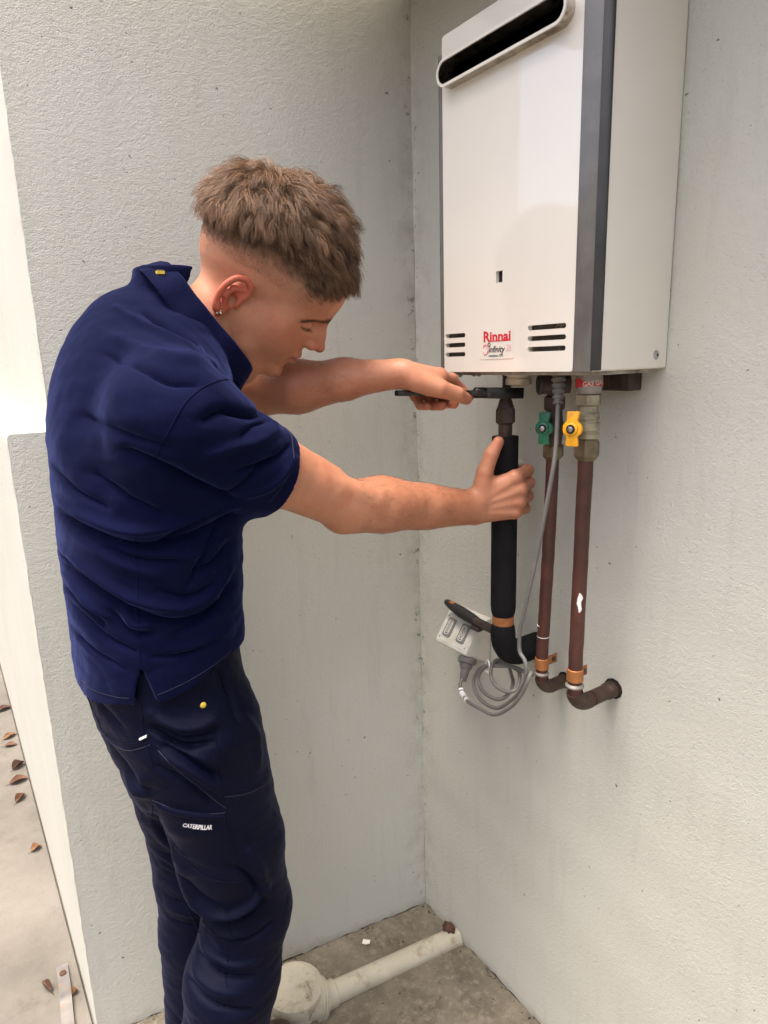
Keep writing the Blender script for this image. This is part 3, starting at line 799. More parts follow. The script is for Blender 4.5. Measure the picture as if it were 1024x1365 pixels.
# ------------------------------------------------------------------ drain on the floor
M['pvc'] = simple('dirty white pvc', (0.45, 0.42, 0.33, 1), 0.5, var=0.10, vscale=18, dirt=(0.27, 0.23, 0.16, 1), dscale=26)
drain = thing('drain_pipe', (-0.43, -0.07, 0.0), 'off white plastic drain pipe with round screw cap on the floor', 'drain')
D0 = np.array([-0.365, -0.098, 0.016]); D1 = np.array([-0.002, -0.142, 0.006])
tube('pipe', dense([D0, D1], 0.03), 0.0265, M['pvc'], drain, 24)
dx = (D0 - D1) / np.linalg.norm(D0 - D1)
lathe('socket', D0 - dx * 0.012, dx, [(0.0285, 0), (0.0310, 0.002), (0.0310, 0.034), (0.028, 0.036)], M['pvc'], drain, 26)
J = D0 + dx * 0.022
lathe('ribbed_collar', J, dx * 1.0 + np.array([0, 0, 0.32]), [(0.034, 0), (0.047, 0.002), (0.047, 0.005), (0.0445, 0.006), (0.0445, 0.008), (0.0475, 0.009), (0.0475, 0.012), (0.0445, 0.013), (0.0445, 0.015), (0.0475, 0.016), (0.0475, 0.020), (0.042, 0.022), (0.040, 0.045)], M['pvc'], drain, 30)
CC = np.array([-0.445, -0.065, 0.0])
lathe('riser', CC, (0, 0, 1), [(0.060, 0.0), (0.060, 0.035), (0.066, 0.036), (0.066, 0.040)], M['pvc'], drain, 36)
cp = lathe('screw_cap', CC + np.array([0, 0, 0.040]), (0.02, -0.03, 1), [(0.0675, 0), (0.0690, 0.002), (0.0690, 0.020), (0.0670, 0.0235), (0.0610, 0.0245), (0.0600, 0.0228), (0.0, 0.0228)][:-1] + [(0.002, 0.0228)], M['pvc'], drain, 40)
for k in range(4):
    a_ = k * math.pi / 2 + 0.3
    q = CC + np.array([0.043 * math.cos(a_), 0.043 * math.sin(a_), 0.0625])
    box('cap_lug', q - 0.004, q + np.array([0.004, 0.004, 0.0028]), M['pvc'], cp, bev=0.001)
box('cap_mark', CC + np.array([-0.018, -0.004, 0.0622]), CC + np.array([0.018, -0.002, 0.0634]), M['pvc'], cp)
# bits of grit and leaf litter lying in the recess
V = []; F = []
for q in range(240):
    if q < 90:   # along the foot of the walls
        if q % 2: x = -random.uniform(0, 0.8); y = -x * 0.148 - random.uniform(0.004, 0.02)
        else: y = -random.uniform(0.0, 0.8); x = -random.uniform(0.003, 0.016)
    else: x, y = -random.uniform(0.02, 0.7), random.uniform(-0.5, 0.05)
    s_ = random.uniform(0.0008, 0.0028) * (1.9 if random.random() < 0.08 else 1)
    b0 = len(V); a_ = random.uniform(0, 6.28)
    for k in range(4): V.append((x + s_ * random.uniform(.6, 1.6) * math.cos(a_ + k * 1.57), y + s_ * random.uniform(.6, 1.3) * math.sin(a_ + k * 1.57), 0.0055))
    V.append((x, y, 0.0065 + s_ * random.uniform(0.4, 1.1)))
    for k in range(4): F.append((b0 + k, b0 + (k + 1) % 4, b0 + 4))
M['grit'] = simple('dark grit', (0.045, 0.032, 0.022, 1), 0.9, var=0.5, vscale=90, dirt=(0.30, 0.27, 0.22, 1), dscale=70)
tag(mk('grit', V, F, M['grit']), 'dark grit and crumbs scattered over the recess floor', 'grit', kind='stuff')
M['chip'] = simple('white paint flake', (0.72, 0.68, 0.60, 1), 0.6)
ch = mk('paint_flake', [(-0.222, -0.012, 0.0075), (-0.212, -0.003, 0.0085), (-0.2, -0.018, 0.011), (-0.206, -0.026, 0.0095), (-0.214, -0.022, 0.008)], [(0, 1, 2, 3, 4)], M['chip'])
tag(ch, 'small white paint flake on the floor behind the drain pipe', 'flake')
# rusty lump where the drain meets the wall
M['rust'] = simple('rusty clod', (0.075, 0.035, 0.022, 1), 0.9, var=0.4, vscale=80)
bm = bmesh.new(); bmesh.ops.create_icosphere(bm, subdivisions=3, radius=0.015)
for v in bm.verts:
    v.co *= 1 + 0.35 * math.sin(v.co.x * 420 + 1) * math.sin(v.co.y * 380) * math.sin(v.co.z * 350 + 2)
    v.co = Vector((v.co.x - 0.020, v.co.y * 1.2 - 0.130, v.co.z * 0.8 + 0.034))
tag(from_bm('rusty_clod', bm, M['rust'], smooth=True), 'rusty brown clod on the drain pipe against the heater wall', 'debris')

# ------------------------------------------------------------------ dry leaves and the steel strap on the path
def leaf(x, y, rot, L_, W_, curl, mat, label, lift=0.004):
    V = []; F = []
    NL, NW = 12, 4
    for i in range(NL + 1):
        t_ = i / NL
        w_ = W_ * math.sin(math.pi * min(1, t_ * 0.97 + 0.02)) ** 0.8 * (1 - 0.25 * t_)
        for j in range(-NW, NW + 1):
            s_ = j / NW
            px_, py_ = (t_ - 0.5) * L_, s_ * w_
            pz_ = lift + curl * (s_ * s_) * w_ * 1.6 + 0.18 * L_ * (t_ - 0.5) ** 2 * curl + 0.0014 * math.sin(9 * t_ + 3 * s_)
            V.append((x + px_ * math.cos(rot) - py_ * math.sin(rot), y + px_ * math.sin(rot) + py_ * math.cos(rot), pz_))
    m_ = 2 * NW + 1
    for i in range(NL):
        for j in range(2 * NW):
            a_ = i * m_ + j
            F.append((a_, a_ + 1, a_ + m_ + 1, a_ + m_))
    root = thing('dry_leaf', (x, y, 0.0), label, 'leaf', 'dry leaves on the path')
    mk('blade', V, F, mat, root, True)
    st = [(x + a_ * math.cos(rot), y + a_ * math.sin(rot), lift + 0.0015) for a_ in np.linspace(-0.5 * L_ - 0.012, 0.35 * L_, 8)]
    tube('stalk', st, 0.0008, mat, root, 6)
M['leafa'] = simple('brown dry leaf', (0.12, 0.055, 0.028, 1), 0.7, var=0.35, vscale=90)
M['leafb'] = simple('dark dry leaf', (0.075, 0.035, 0.022, 1), 0.7, var=0.35, vscale=90)
M['leafc'] = simple('tan dry leaf', (0.20, 0.105, 0.05, 1), 0.7, var=0.3, vscale=90)
leaf(-0.883, 1.47, 0.7, 0.0578, 0.0190, 0.9, M['leafb'], 'dark curled leaf, topmost of the cluster against the wall foot')
leaf(-0.893, 1.36, 0.1, 0.0646, 0.0204, 0.6, M['leafa'], 'brown leaf in the middle of the cluster against the wall foot')
leaf(-0.900, 1.24, 0.9, 0.0544, 0.0150, 0.8, M['leafa'], 'narrow brown leaf, lowest of the cluster against the wall foot')
leaf(-0.888, 1.74, 0.5, 0.0578, 0.0177, 0.5, M['leafc'], 'tan leaf by the wall foot, second from the top')
leaf(-0.893, 1.66, -0.3, 0.0476, 0.0163, 0.4, M['leafa'], 'small brown leaf by the wall foot, third from the top')
leaf(-0.886, 2.02, 0.2, 0.0680, 0.0204, 0.5, M['leafb'], 'dark leaf at the left picture edge, topmost of all the leaves')
leaf(-0.888, 0.915, 0.4, 0.0354, 0.0150, 0.7, M['leafc'], 'single tan leaf halfway along the wall foot')
leaf(-0.934, 0.345, 1.9, 0.0476, 0.0088, 1.3, M['leafb'], 'dark rolled leaf left of the steel strap')
leaf(-0.878, 0.288, 0.4, 0.0177, 0.0088, 1.0, M['leafc'], 'small orange leaf right of the steel strap')
M['strapm'] = simple('worn galvanised steel', (0.20, 0.185, 0.17, 1), 0.45, 0.5, var=0.2, vscale=30, dirt=(0.28, 0.17, 0.09, 1), dscale=24)
strap = thing('steel_strap', (-0.9, 0.28, 0), 'worn galvanised steel strap with a rusty bolt on the path', 'strap')
V = []; F = []
sp = [(-0.893, 0.385, 0.006), (-0.895, 0.345, 0.0075), (-0.898, 0.300, 0.012), (-0.900, 0.275, 0.016), (-0.903, 0.245, 0.013), (-0.908, 0.19, 0.010), (-0.915, 0.10, 0.010)]
sp = catmull(sp, 5)
for p in sp:
    for s_, dz in ((-1, 0), (-1, 0.004), (1, 0.004), (1, 0)):
        V.append((p[0] + s_ * 0.0135, p[1], p[2] + dz))
for i in range(len(sp) - 1):
    for k in range(4):
        F.append((i * 4 + k, i * 4 + (k + 1) % 4, (i + 1) * 4 + (k + 1) % 4, (i + 1) * 4 + k))
F.append((0, 3, 2, 1)); F.append(tuple((len(sp) - 1) * 4 + k for k in range(4)))
mk('strap', V, F, M['strapm'], strap)
lathe('bolt', (-0.8945, 0.356, 0.0112), (0, 0, 1), [(0.0080, 0), (0.0080, 0.003), (0.004, 0.005)], M['rust'], strap, 16)

# ------------------------------------------------------------------ the person: implicit surfaces turned into meshes
f32 = np.float32
def A3(*v): return np.array(v, f32)
def smin(a, b, k):
    h = np.clip(0.5 + 0.5 * (b - a) / k, 0, 1)
    return b + (a - b) * h - k * h * (1 - h)
def smax(a, b, k): return -smin(-a, -b, k)
def rcone(P, a, b, r1, r2):
    a = np.asarray(a, f32); b = np.asarray(b, f32)
    ab = b - a
    pa = P - a
    t = np.clip((pa @ ab) / f32(ab @ ab + 1e-12), 0, 1)
    return np.linalg.norm(pa - t[:, None] * ab, axis=1) - (r1 + (r2 - r1) * t)
def ell(P, c, r):
    r = np.asarray(r, f32)
    q = (P - np.asarray(c, f32)) / r
    k0 = np.linalg.norm(q, axis=1)
    k1 = np.linalg.norm(q / r, axis=1) + 1e-9
    return k0 * (k0 - 1) / k1
def chain(P, pts, rs, k=0.004):
    d = None
    for i in range(len(pts) - 1):
        e = rcone(P, pts[i], pts[i + 1], rs[i], rs[i + 1])
        d = e if d is None else smin(d, e, k)
    return d

def mesh_sdf(fn, lo, hi, h):
    """block-sparse evaluation, then naive surface nets: returns vertices, quads"""
    B = 4
    n = [int(math.ceil((hi[i] - lo[i]) / (h * B))) * B for i in range(3)]
    nb = [v // B for v in n]
    cc = np.stack(np.meshgrid(*[lo[i] + (np.arange(nb[i]) * B + (B - 1) / 2) * h for i in range(3)], indexing='ij'), -1).reshape(-1, 3).astype(f32)
    cd = np.concatenate([fn(c_) for c_ in np.array_split(cc, max(1, len(cc) // 200000))])
    D = np.repeat(np.repeat(np.repeat(cd.reshape(nb), B, 0), B, 1), B, 2).astype(f32)
    act = np.where(np.abs(cd) < h * B * 1.6 + 0.004)[0]
    off = np.stack(np.meshgrid(*[np.arange(B)] * 3, indexing='ij'), -1).reshape(-1, 3)
    bi = np.stack(np.unravel_index(act, nb), -1) * B
    for chunk in np.array_split(np.arange(len(act)), max(1, len(act) // 6000)):
        ii = (bi[chunk][:, None, :] + off[None]).reshape(-1, 3)
        p = (np.array(lo) + ii * h).astype(f32)
        D[ii[:, 0], ii[:, 1], ii[:, 2]] = fn(p)
    S = D < 0
    m = [v - 1 for v in n]
    cnt = np.zeros(m, np.int8)
    for dx in (0, 1):
        for dy in (0, 1):
            for dz in (0, 1):
                cnt += S[dx:dx + m[0], dy:dy + m[1], dz:dz + m[2]]
    ci = np.argwhere((cnt > 0) & (cnt < 8))
    corner = np.array([[x, y, z] for x in (0, 1) for y in (0, 1) for z in (0, 1)])
    cv = np.stack([D[ci[:, 0] + c_[0], ci[:, 1] + c_[1], ci[:, 2] + c_[2]] for c_ in corner], 1)
    acc = np.zeros((len(ci), 3)); num = np.zeros(len(ci))
    for a in range(8):
        for b in range(a + 1, 8):
            if np.abs(corner[a] - corner[b]).sum() != 1: continue
            va, vb = cv[:, a], cv[:, b]
            x = (va < 0) != (vb < 0)
            t = np.where(x, va / np.where(x, va - vb, 1), 0)
            acc += np.where(x[:, None], corner[a] + t[:, None] * (corner[b] - corner[a]), 0)
            num += x
    V = np.array(lo) + (ci + acc / num[:, None]) * h
    idx = np.full(m, -1, np.int32)
    idx[ci[:, 0], ci[:, 1], ci[:, 2]] = np.arange(len(ci))
    Q = []
    for ax in range(3):
        o1, o2 = (ax + 1) % 3, (ax + 2) % 3
        s0 = [slice(1, m[i]) for i in range(3)]; s0[ax] = slice(0, m[ax])
        s1 = list(s0); s1[ax] = slice(1, m[ax] + 1)
        a_ = S[tuple(s0)]; b_ = S[tuple(s1)]
        e = np.argwhere(a_ != b_)
        fl = a_[tuple(e.T)]
        base = e + 1; base[:, ax] -= 1
        def g(d1, d2):
            q = base.copy(); q[:, o1] -= d1; q[:, o2] -= d2
            return idx[q[:, 0], q[:, 1], q[:, 2]]
        q = np.stack([g(1, 1), g(0, 1), g(0, 0), g(1, 0)], 1)
        q[~fl] = q[~fl][:, ::-1]
        Q.append(q)
    Q = np.concatenate(Q)
    Q = Q[(Q >= 0).all(1)]
    return V, Q

def relax(V, Q, it=1, lam=0.5):
    for _ in range(it):
        s = np.zeros_like(V); c_ = np.zeros(len(V))
        for a, b in ((0, 1), (1, 2), (2, 3), (3, 0)):
            for p, q in ((a, b), (b, a)):
                np.add.at(s, Q[:, p], V[Q[:, q]]); np.add.at(c_, Q[:, p], 1)
        V = V + lam * (s / np.maximum(c_, 1)[:, None] - V)
    return V

def vnormals(V, Q):
    fn_ = np.cross(V[Q[:, 2]] - V[Q[:, 0]], V[Q[:, 3]] - V[Q[:, 1]])
    n_ = np.zeros_like(V)
    for k in range(4): np.add.at(n_, Q[:, k], fn_)
    return n_ / (np.linalg.norm(n_, axis=1)[:, None] + 1e-12)

def quads_obj(name, V, Q, mat, parent, col=None):
    me = bpy.data.meshes.new(name)
    w = Q.shape[1]
    me.vertices.add(len(V)); me.vertices.foreach_set('co', np.asarray(V, f32).ravel())
    me.loops.add(Q.size); me.loops.foreach_set('vertex_index', np.asarray(Q, np.int32).ravel())
    me.polygons.add(len(Q)); me.polygons.foreach_set('loop_start', np.arange(0, Q.size, w, dtype=np.int32))
    me.update(calc_edges=True)
    me.validate()
    if col is not None:
        at = me.color_attributes.new('Col', 'FLOAT_COLOR', 'POINT')
        at.data.foreach_set('color', np.concatenate([col, np.ones((len(col), 1))], 1).astype(f32).ravel())
    return link(name, me, mat, parent, True)

def fnoise(P, freq, seed, octs=3):
    r_ = np.random.default_rng(seed)
    o = np.zeros(len(P))
    for k in range(octs):
        for _ in range(4):
            d = r_.normal(size=3); d /= np.linalg.norm(d)
            o += np.sin(P @ d * freq * 2 ** k * r_.uniform(0.7, 1.3) + r_.uniform(0, 6.28)) / 2 ** k
    return o / 4

def bvh_of(V, Q): return BVHTree.FromPolygons([tuple(v) for v in V], [tuple(int(i) for i in q) for q in Q])

def sstep(a, b, x):
    t = np.clip((x - a) / (b - a), 0, 1)
    return t * t * (3 - 2 * t)

# joints (metres, world)
SR = A3(-0.700, -0.425, 1.442); ER = A3(-0.432, -0.387, 1.291)
WR = A3(-0.173, -0.393, 1.252)
SL = A3(-0.700, -0.035, 1.470); EL = A3(-0.452, -0.145, 1.474); WL_ = A3(-0.303, -0.352, 1.494)
HO = A3(-0.491, -0.254, 1.6305)                       # middle of the head, between the ears
HS = 1.05
_y, _p, _rl = math.radians(-23), math.radians(40), math.radians(16)
_hf = np.array([math.cos(_y), math.sin(_y), 0]); _hl = np.array([-math.sin(_y), math.cos(_y), 0]); _hz = np.array([0, 0, 1.0])
_f2 = _hf * math.cos(_p) - _hz * math.sin(_p); _z2 = _hf * math.sin(_p) + _hz * math.cos(_p)
_l3 = _hl * math.cos(_rl) + _z2 * math.sin(_rl); _z3 = -_hl * math.sin(_rl) + _z2 * math.cos(_rl)
HR = np.stack([_f2, _l3, _z3]).astype(f32)           # rows: forward, left, up of the head
def h2w(p): return HO + HS * (np.asarray(p, f32) @ HR)
def w2h(P): return ((P - HO) @ HR.T) / HS
NB = A3(-0.612, -0.222, 1.545)                       # base of the neck

# ---- head
EAR = []
def ear_pt(u, v, o=0.0, s=-1):
    """u forward, v up in the ear's own plane, o outwards"""
    t = math.radians(-12)
    uu, vv = u * math.cos(t) - v * math.sin(t), u * math.sin(t) + v * math.cos(t)
    return A3(-0.025 + uu, s * (0.0740 + (0.008 - uu) * 0.42 + o), -0.020 + vv)
def head_sdf(P):
    p0 = w2h(P)
    p = p0.copy(); p[:, 2] = np.where(p[:, 2] < 0, p[:, 2] * 1.16, p[:, 2])     # shorter lower face
    d = ell(p, (-0.014, 0, 0.053), (0.111, 0.079, 0.097))
    d = smin(d, ell(p, (-0.052, 0, 0.014), (0.060, 0.058, 0.054)), 0.02)
    d = smin(d, ell(p, (0.038, 0, 0.052), (0.062, 0.062, 0.056)), 0.03)
    d = smin(d, ell(p, (0.039, 0, -0.022), (0.056, 0.060, 0.062)), 0.03)
    q = p.copy(); q[:, 1] = np.abs(q[:, 1])           # the face is symmetric
    d = smin(d, ell(q, (0.046, 0.042, -0.012), (0.030, 0.0195, 0.022)), 0.022)
    d = smin(d, ell(q, (0.068, 0, -0.054), (0.031, 0.033, 0.031)), 0.016)
    jaw = chain(q, [A3(-0.006, 0.053, -0.036), A3(0.022, 0.047, -0.082), A3(0.070, 0.010, -0.101)], [0.020, 0.0165, 0.0155], 0.012)
    d = smin(d, jaw, 0.026)
    d = smin(d, ell(q, (0.030, 0.040, -0.046), (0.042, 0.022, 0.038)), 0.022)
    d = smin(d, ell(q, (0.080, 0, -0.101), (0.0150, 0.0185, 0.0140)), 0.012)
    d = smin(d, ell(q, (0.030, 0, -0.070), (0.052, 0.042, 0.032)), 0.02)
    d = smax(d, -ell(q, (0.098, 0.066, -0.002), (0.027, 0.025, 0.036)), 0.020)
    d = smin(d, rcone(q, (0.092, 0.010, 0.031), (0.064, 0.045, 0.020), 0.0095, 0.0080), 0.012)
    d = smax(d, -ell(q, (0.098, 0.035, 0.0095), (0.018, 0.018, 0.0110)), 0.010)
    d = smin(d, ell(q, (0.0735, 0.0325, 0.0085), (0.0130, 0.0140, 0.0115)), 0.003)
    d = smin(d, rcone(q, (0.0740, 0.0260, -0.0030), (0.0655, 0.0430, -0.0015), 0.0080, 0.0070), 0.006)
    d = smin(d, chain(q, [A3(0.093, 0, 0.026), A3(0.1075, 0, 0.000), A3(0.1150, 0, -0.0150)], [0.0090, 0.0080, 0.0095], 0.006), 0.010)
    d = smin(d, ell(q, (0.086, 0, -0.006), (0.024, 0.0175, 0.026)), 0.010)
    d = smin(d, ell(q, (0.1150, 0, -0.0160), (0.0098, 0.0100, 0.0092)), 0.005)
    d = smin(d, ell(q, (0.1020, 0.0120, -0.0220), (0.0105, 0.0072, 0.0078)), 0.005)
    d = smax(d, -ell(q, (0.1080, 0.0072, -0.0285), (0.0055, 0.0034, 0.0042)), 0.0025)
    d = smin(d, ell(q, (0.0945, 0, -0.0510), (0.0090, 0.0230, 0.0068)), 0.005)
    d = smin(d, ell(q, (0.0925, 0, -0.0645), (0.0090, 0.0200, 0.0070)), 0.004)
    d = smax(d, -rcone(q, (0.1030, 0.0, -0.0578), (0.0850, 0.0260, -0.0605), 0.0016, 0.0012), 0.002)
    d = smax(d, -ell(q, (0.1010, 0, -0.0790), (0.0070, 0.0200, 0.0055)), 0.008)
    # neck
    d2 = rcone(P, h2w((-0.036, 0, -0.015)), NB, 0.0500, 0.0560)
    d2 = smin(d2, rcone(P, h2w((-0.028, -0.046, -0.022)), NB + A3(0.085, -0.020, -0.045), 0.015, 0.013), 0.02)
    d2 = smin(d2, rcone(P, h2w((0.030, 0.0, -0.075)), NB + A3(0.075, -0.010, -0.020), 0.030, 0.034), 0.02)
    d = smin(d, d2, 0.022)
    # ears
    for s in (-1, 1):
        sel = p0[:, 1] * s > 0.045
        if not sel.any(): continue
        e = p0[sel]
        pl = []
        for k_, (u, v) in enumerate(((0.009, -0.004), (0.0115, 0.014), (0.0065, 0.0270), (-0.0050, 0.0310), (-0.0150, 0.0240), (-0.0185, 0.0100), (-0.0170, -0.0050), (-0.0110, -0.0190), (-0.0040, -0.0270))):
            pl.append(ear_pt(u, v, 0.0035, s))
        rs_ = [0.0022, 0.0034, 0.0040, 0.0042, 0.0042, 0.0042, 0.0040, 0.0042, 0.0060]
        pl2 = [a_.astype(f32) for a_ in catmull(pl, 4)]
        hel = chain(e, pl2, list(np.interp(np.linspace(0, 8, len(pl2)), range(9), rs_)), 0.002)
        inner = chain(e, [ear_pt(0.002, 0.018, 0.001, s), ear_pt(-0.0080, 0.0100, 0.0025, s), ear_pt(-0.0090, -0.0040, 0.0025, s), ear_pt(-0.001, -0.0160, 0.0015, s)], [0.0036, 0.0040, 0.0042, 0.0040], 0.004)
        plate = None
        for (u, v, r_) in ((-0.002, 0.012, 0.0120), (-0.004, -0.002, 0.0120), (-0.001, -0.016, 0.0090)):
            c_ = ear_pt(u, v, -0.003, s)
            g = ell(e, c_, (r_, 0.0045, r_ * 1.1))
            plate = g if plate is None else smin(plate, g, 0.006)
        lobe = ell(e, ear_pt(0.001, -0.0275, 0.000, s), (0.0078, 0.0042, 0.0085))
        tr = ell(e, ear_pt(0.0105, -0.0040, 0.0020, s), (0.0045, 0.0035, 0.0060))
        er = smin(smin(hel, plate, 0.004), inner, 0.003)
        er = smin(smin(er, lobe, 0.006), tr, 0.004)
        er = smax(er, -ell(e, ear_pt(0.0020, -0.0040, 0.004, s), (0.0070, 0.0070, 0.0090)), 0.003)
        dd = d[sel]
        d[sel] = smin(dd, er, 0.005)
    return d

# ---- hands and arms
Q0 = np.array([PX, PY, 0.0])
def rh(r, n_, z): return (Q0 + RV * r + NV * n_ + np.array([0, 0, z])).astype(f32)
R_F = [  # right fingers: knuckle, middle joint, last joint, tip wrapped round the lagging
    ([rh(0.012, 0.0350, 1.3045), rh(0.0400, 0.004, 1.3115), rh(0.0270, -0.0260, 1.3085), rh(0.002, -0.0350, 1.3060)], [0.0132, 0.0112, 0.0099, 0.0086]),
    ([rh(0.020, 0.0360, 1.2825), rh(0.0430, 0.002, 1.2875), rh(0.0270, -0.0280, 1.2850), rh(0.000, -0.0360, 1.2830)], [0.0136, 0.0117, 0.0101, 0.0088]),
    ([rh(0.019, 0.0345, 1.2605), rh(0.0415, 0.001, 1.2630), rh(0.0260, -0.0270, 1.2610), rh(0.000, -0.0350, 1.2600)], [0.0130, 0.0110, 0.0097, 0.0084]),
    ([rh(0.013, 0.0320, 1.2405), rh(0.0370, 0.004, 1.2400), rh(0.0260, -0.0210, 1.2390), rh(0.006, -0.0310, 1.2385)], [0.0117, 0.0097, 0.0086, 0.0075])]
R_T = ([rh(-0.050, 0.0340, 1.2700), rh(-0.0425, 0.0360, 1.3160), rh(-0.0310, 0.0345, 1.3470), rh(-0.0180, 0.0335, 1.3695)], [0.0195, 0.0148, 0.0128, 0.0100])
def arm_r(P):
    d = chain(P, [SR, SR + (ER - SR) * f32(0.5), ER], [0.046, 0.0465, 0.0405], 0.02)
    d = smin(d, rcone(P, SR + (ER - SR) * f32(0.45) + A3(0.010, 0, 0.012), SR + (ER - SR) * f32(0.80) + A3(0.010, 0, 0.012), 0.033, 0.030), 0.02)
    ax = WR - ER
    fb = ER + ax * f32(0.26)
    d = smin(d, chain(P, [ER + A3(0, 0, 0.002), fb + A3(0, 0, 0.004), ER + ax * f32(0.62), WR], [0.0390, 0.0435, 0.0345, 0.0235], 0.02), 0.012)
    d = smin(d, rcone(P, ER + A3(-0.004, 0.0, 0.004), ER + ax * f32(0.45) + A3(0, -0.008, 0.012), 0.030, 0.026), 0.018)
    d = smin(d, chain(P, [SR + (ER - SR) * f32(0.80) + A3(0.0, -0.020, 0.018), ER + ax * f32(0.14) + A3(0, -0.024, 0.016), ER + ax * f32(0.50) + A3(0, -0.012, 0.014)], [0.014, 0.0215, 0.014], 0.006), 0.010)
    d = smin(d, rcone(P, ER + A3(-0.010, 0, -0.012), ER + ax * f32(0.5) + A3(0, 0, -0.012), 0.030, 0.024), 0.014)
    for s in (-1, 1):
        d = smin(d, rcone(P, ER + ax * f32(0.55) + A3(0, 0, 0.010 * s), WR + A3(0, 0, 0.0105 * s), 0.0275, 0.0205), 0.012)
    return d
def hand(P, fingers, thumb, wrist, wide, dors, web):
    """palm from bundled hand bones, then separate fingers and thumb"""
    d = None
    n = len(fingers)
    for i, (pts, rs) in enumerate(fingers):
        w0 = wrist + wide * f32(0.015 * (1 - 2 * i / (n - 1)))
        e = rcone(P, w0, pts[0], 0.0180, rs[0] + 0.0008)
        d = e if d is None else smin(d, e, 0.012)
        # tendon to each knuckle
    for i, (pts, rs) in enumerate(fingers):
        w0 = wrist + wide * f32(0.008 * (1 - 2 * i / (n - 1)))
        d = smin(d, rcone(P, w0 + dors * f32(0.0170), pts[0] + dors * f32(rs[0] * 0.80), 0.0032, 0.0040), 0.004)
        d = smin(d, rcone(P, pts[0] + dors * f32(0.0020), pts[0] + dors * f32(0.0022), rs[0], rs[0]), 0.005)
    fd = None
    for pts, rs in fingers:
        e = rcone(P, pts[0], pts[1], rs[0] * 0.93, rs[1])
        e = smin(e, rcone(P, pts[1], pts[2], rs[1] * 0.97, rs[2]), 0.003)
        e = smin(e, rcone(P, pts[2], pts[3], rs[2], rs[3]), 0.003)
        e = smin(e, rcone(P, pts[1], pts[1] + A3(0, 0, 1e-4), rs[1] * 1.13, rs[1] * 1.13), 0.003)
        fd = e if fd is None else smin(fd, e, 0.0012)
    d = smin(d, fd, 0.005)
    pts, rs = thumb
    t = rcone(P, pts[0], pts[1], rs[0], rs[1])
    t = smin(t, rcone(P, pts[1], pts[2], rs[1] * 0.98, rs[2]), 0.004)
    t = smin(t, rcone(P, pts[2], pts[3], rs[2] * 0.99, rs[3]), 0.004)
    d = smin(d, t, 0.010)
    d = smin(d, rcone(P, web[0], web[1], web[2], web[3]), 0.014)
    return d
def right_sdf(P):
    d = arm_r(P)
    wide = A3(0, 0, 1); dors = NV.astype(f32)
    h = hand(P, R_F, R_T, WR + A3(0.010, 0, 0), wide, dors, (rh(-0.040, 0.030, 1.292), rh(-0.010, 0.030, 1.293), 0.0125, 0.0105))
    d = smin(d, h, 0.012)
    # thumb nail on the outer side
    return d
L_F = [
    ([A3(-0.231, -0.3760, 1.4870), A3(-0.1910, -0.3600, 1.4800), A3(-0.1700, -0.3600, 1.4630), A3(-0.1620, -0.3740, 1.4480)], [0.0124, 0.0106, 0.0094, 0.0082]),
    ([A3(-0.234, -0.3530, 1.4875), A3(-0.2060, -0.3400, 1.4620), A3(-0.2040, -0.3580, 1.4400), A3(-0.2060, -0.3840, 1.4390)], [0.0128, 0.0108, 0.0096, 0.0084]),
    ([A3(-0.242, -0.3320, 1.4830), A3(-0.2220, -0.3260, 1.4570), A3(-0.2240, -0.3480, 1.4365), A3(-0.2270, -0.3770, 1.4370)], [0.0122, 0.0104, 0.0092, 0.0082]),
    ([A3(-0.254, -0.3140, 1.4750), A3(-0.2400, -0.3180, 1.4530), A3(-0.2430, -0.3360, 1.4370), A3(-0.2480, -0.3620, 1.4370)], [0.0110, 0.0092, 0.0082, 0.0072])]
L_T = ([A3(-0.284, -0.3790, 1.4820), A3(-0.252, -0.4030, 1.4680), A3(-0.2200, -0.4090, 1.4570), A3(-0.1940, -0.4030, 1.4475)], [0.0190, 0.0152, 0.0128, 0.0102])
def left_sdf(P):
    d = chain(P, [SL, SL + (EL - SL) * f32(0.5), EL], [0.058, 0.050, 0.043], 0.02)
    ax = WL_ - EL
    d = smin(d, chain(P, [EL, EL + ax * f32(0.26) + A3(0, 0, -0.004), EL + ax * f32(0.62), WL_], [0.0425, 0.0440, 0.0330, 0.0215], 0.02), 0.012)
    d = smin(d, rcone(P, EL + A3(0, 0, -0.012), EL + ax * f32(0.45) + A3(0, 0, -0.010), 0.034, 0.026), 0.018)
    wide = A3(-0.80, -0.58, 0.0)
    wide = A3(0.35, -0.93, 0.0)
    for s in (-1, 1):
        d = smin(d, rcone(P, EL + ax * f32(0.55) + wide * f32(0.008 * s), WL_ + wide * f32(0.0105 * s), 0.0265, 0.0180), 0.012)
    h = hand(P, L_F, L_T, WL_ + A3(0.008, -0.004, 0), wide, A3(0.1, 0, 1), (A3(-0.262, -0.388, 1.474), A3(-0.238, -0.378, 1.476), 0.0125, 0.0110))
    return smin(d, h, 0.012)
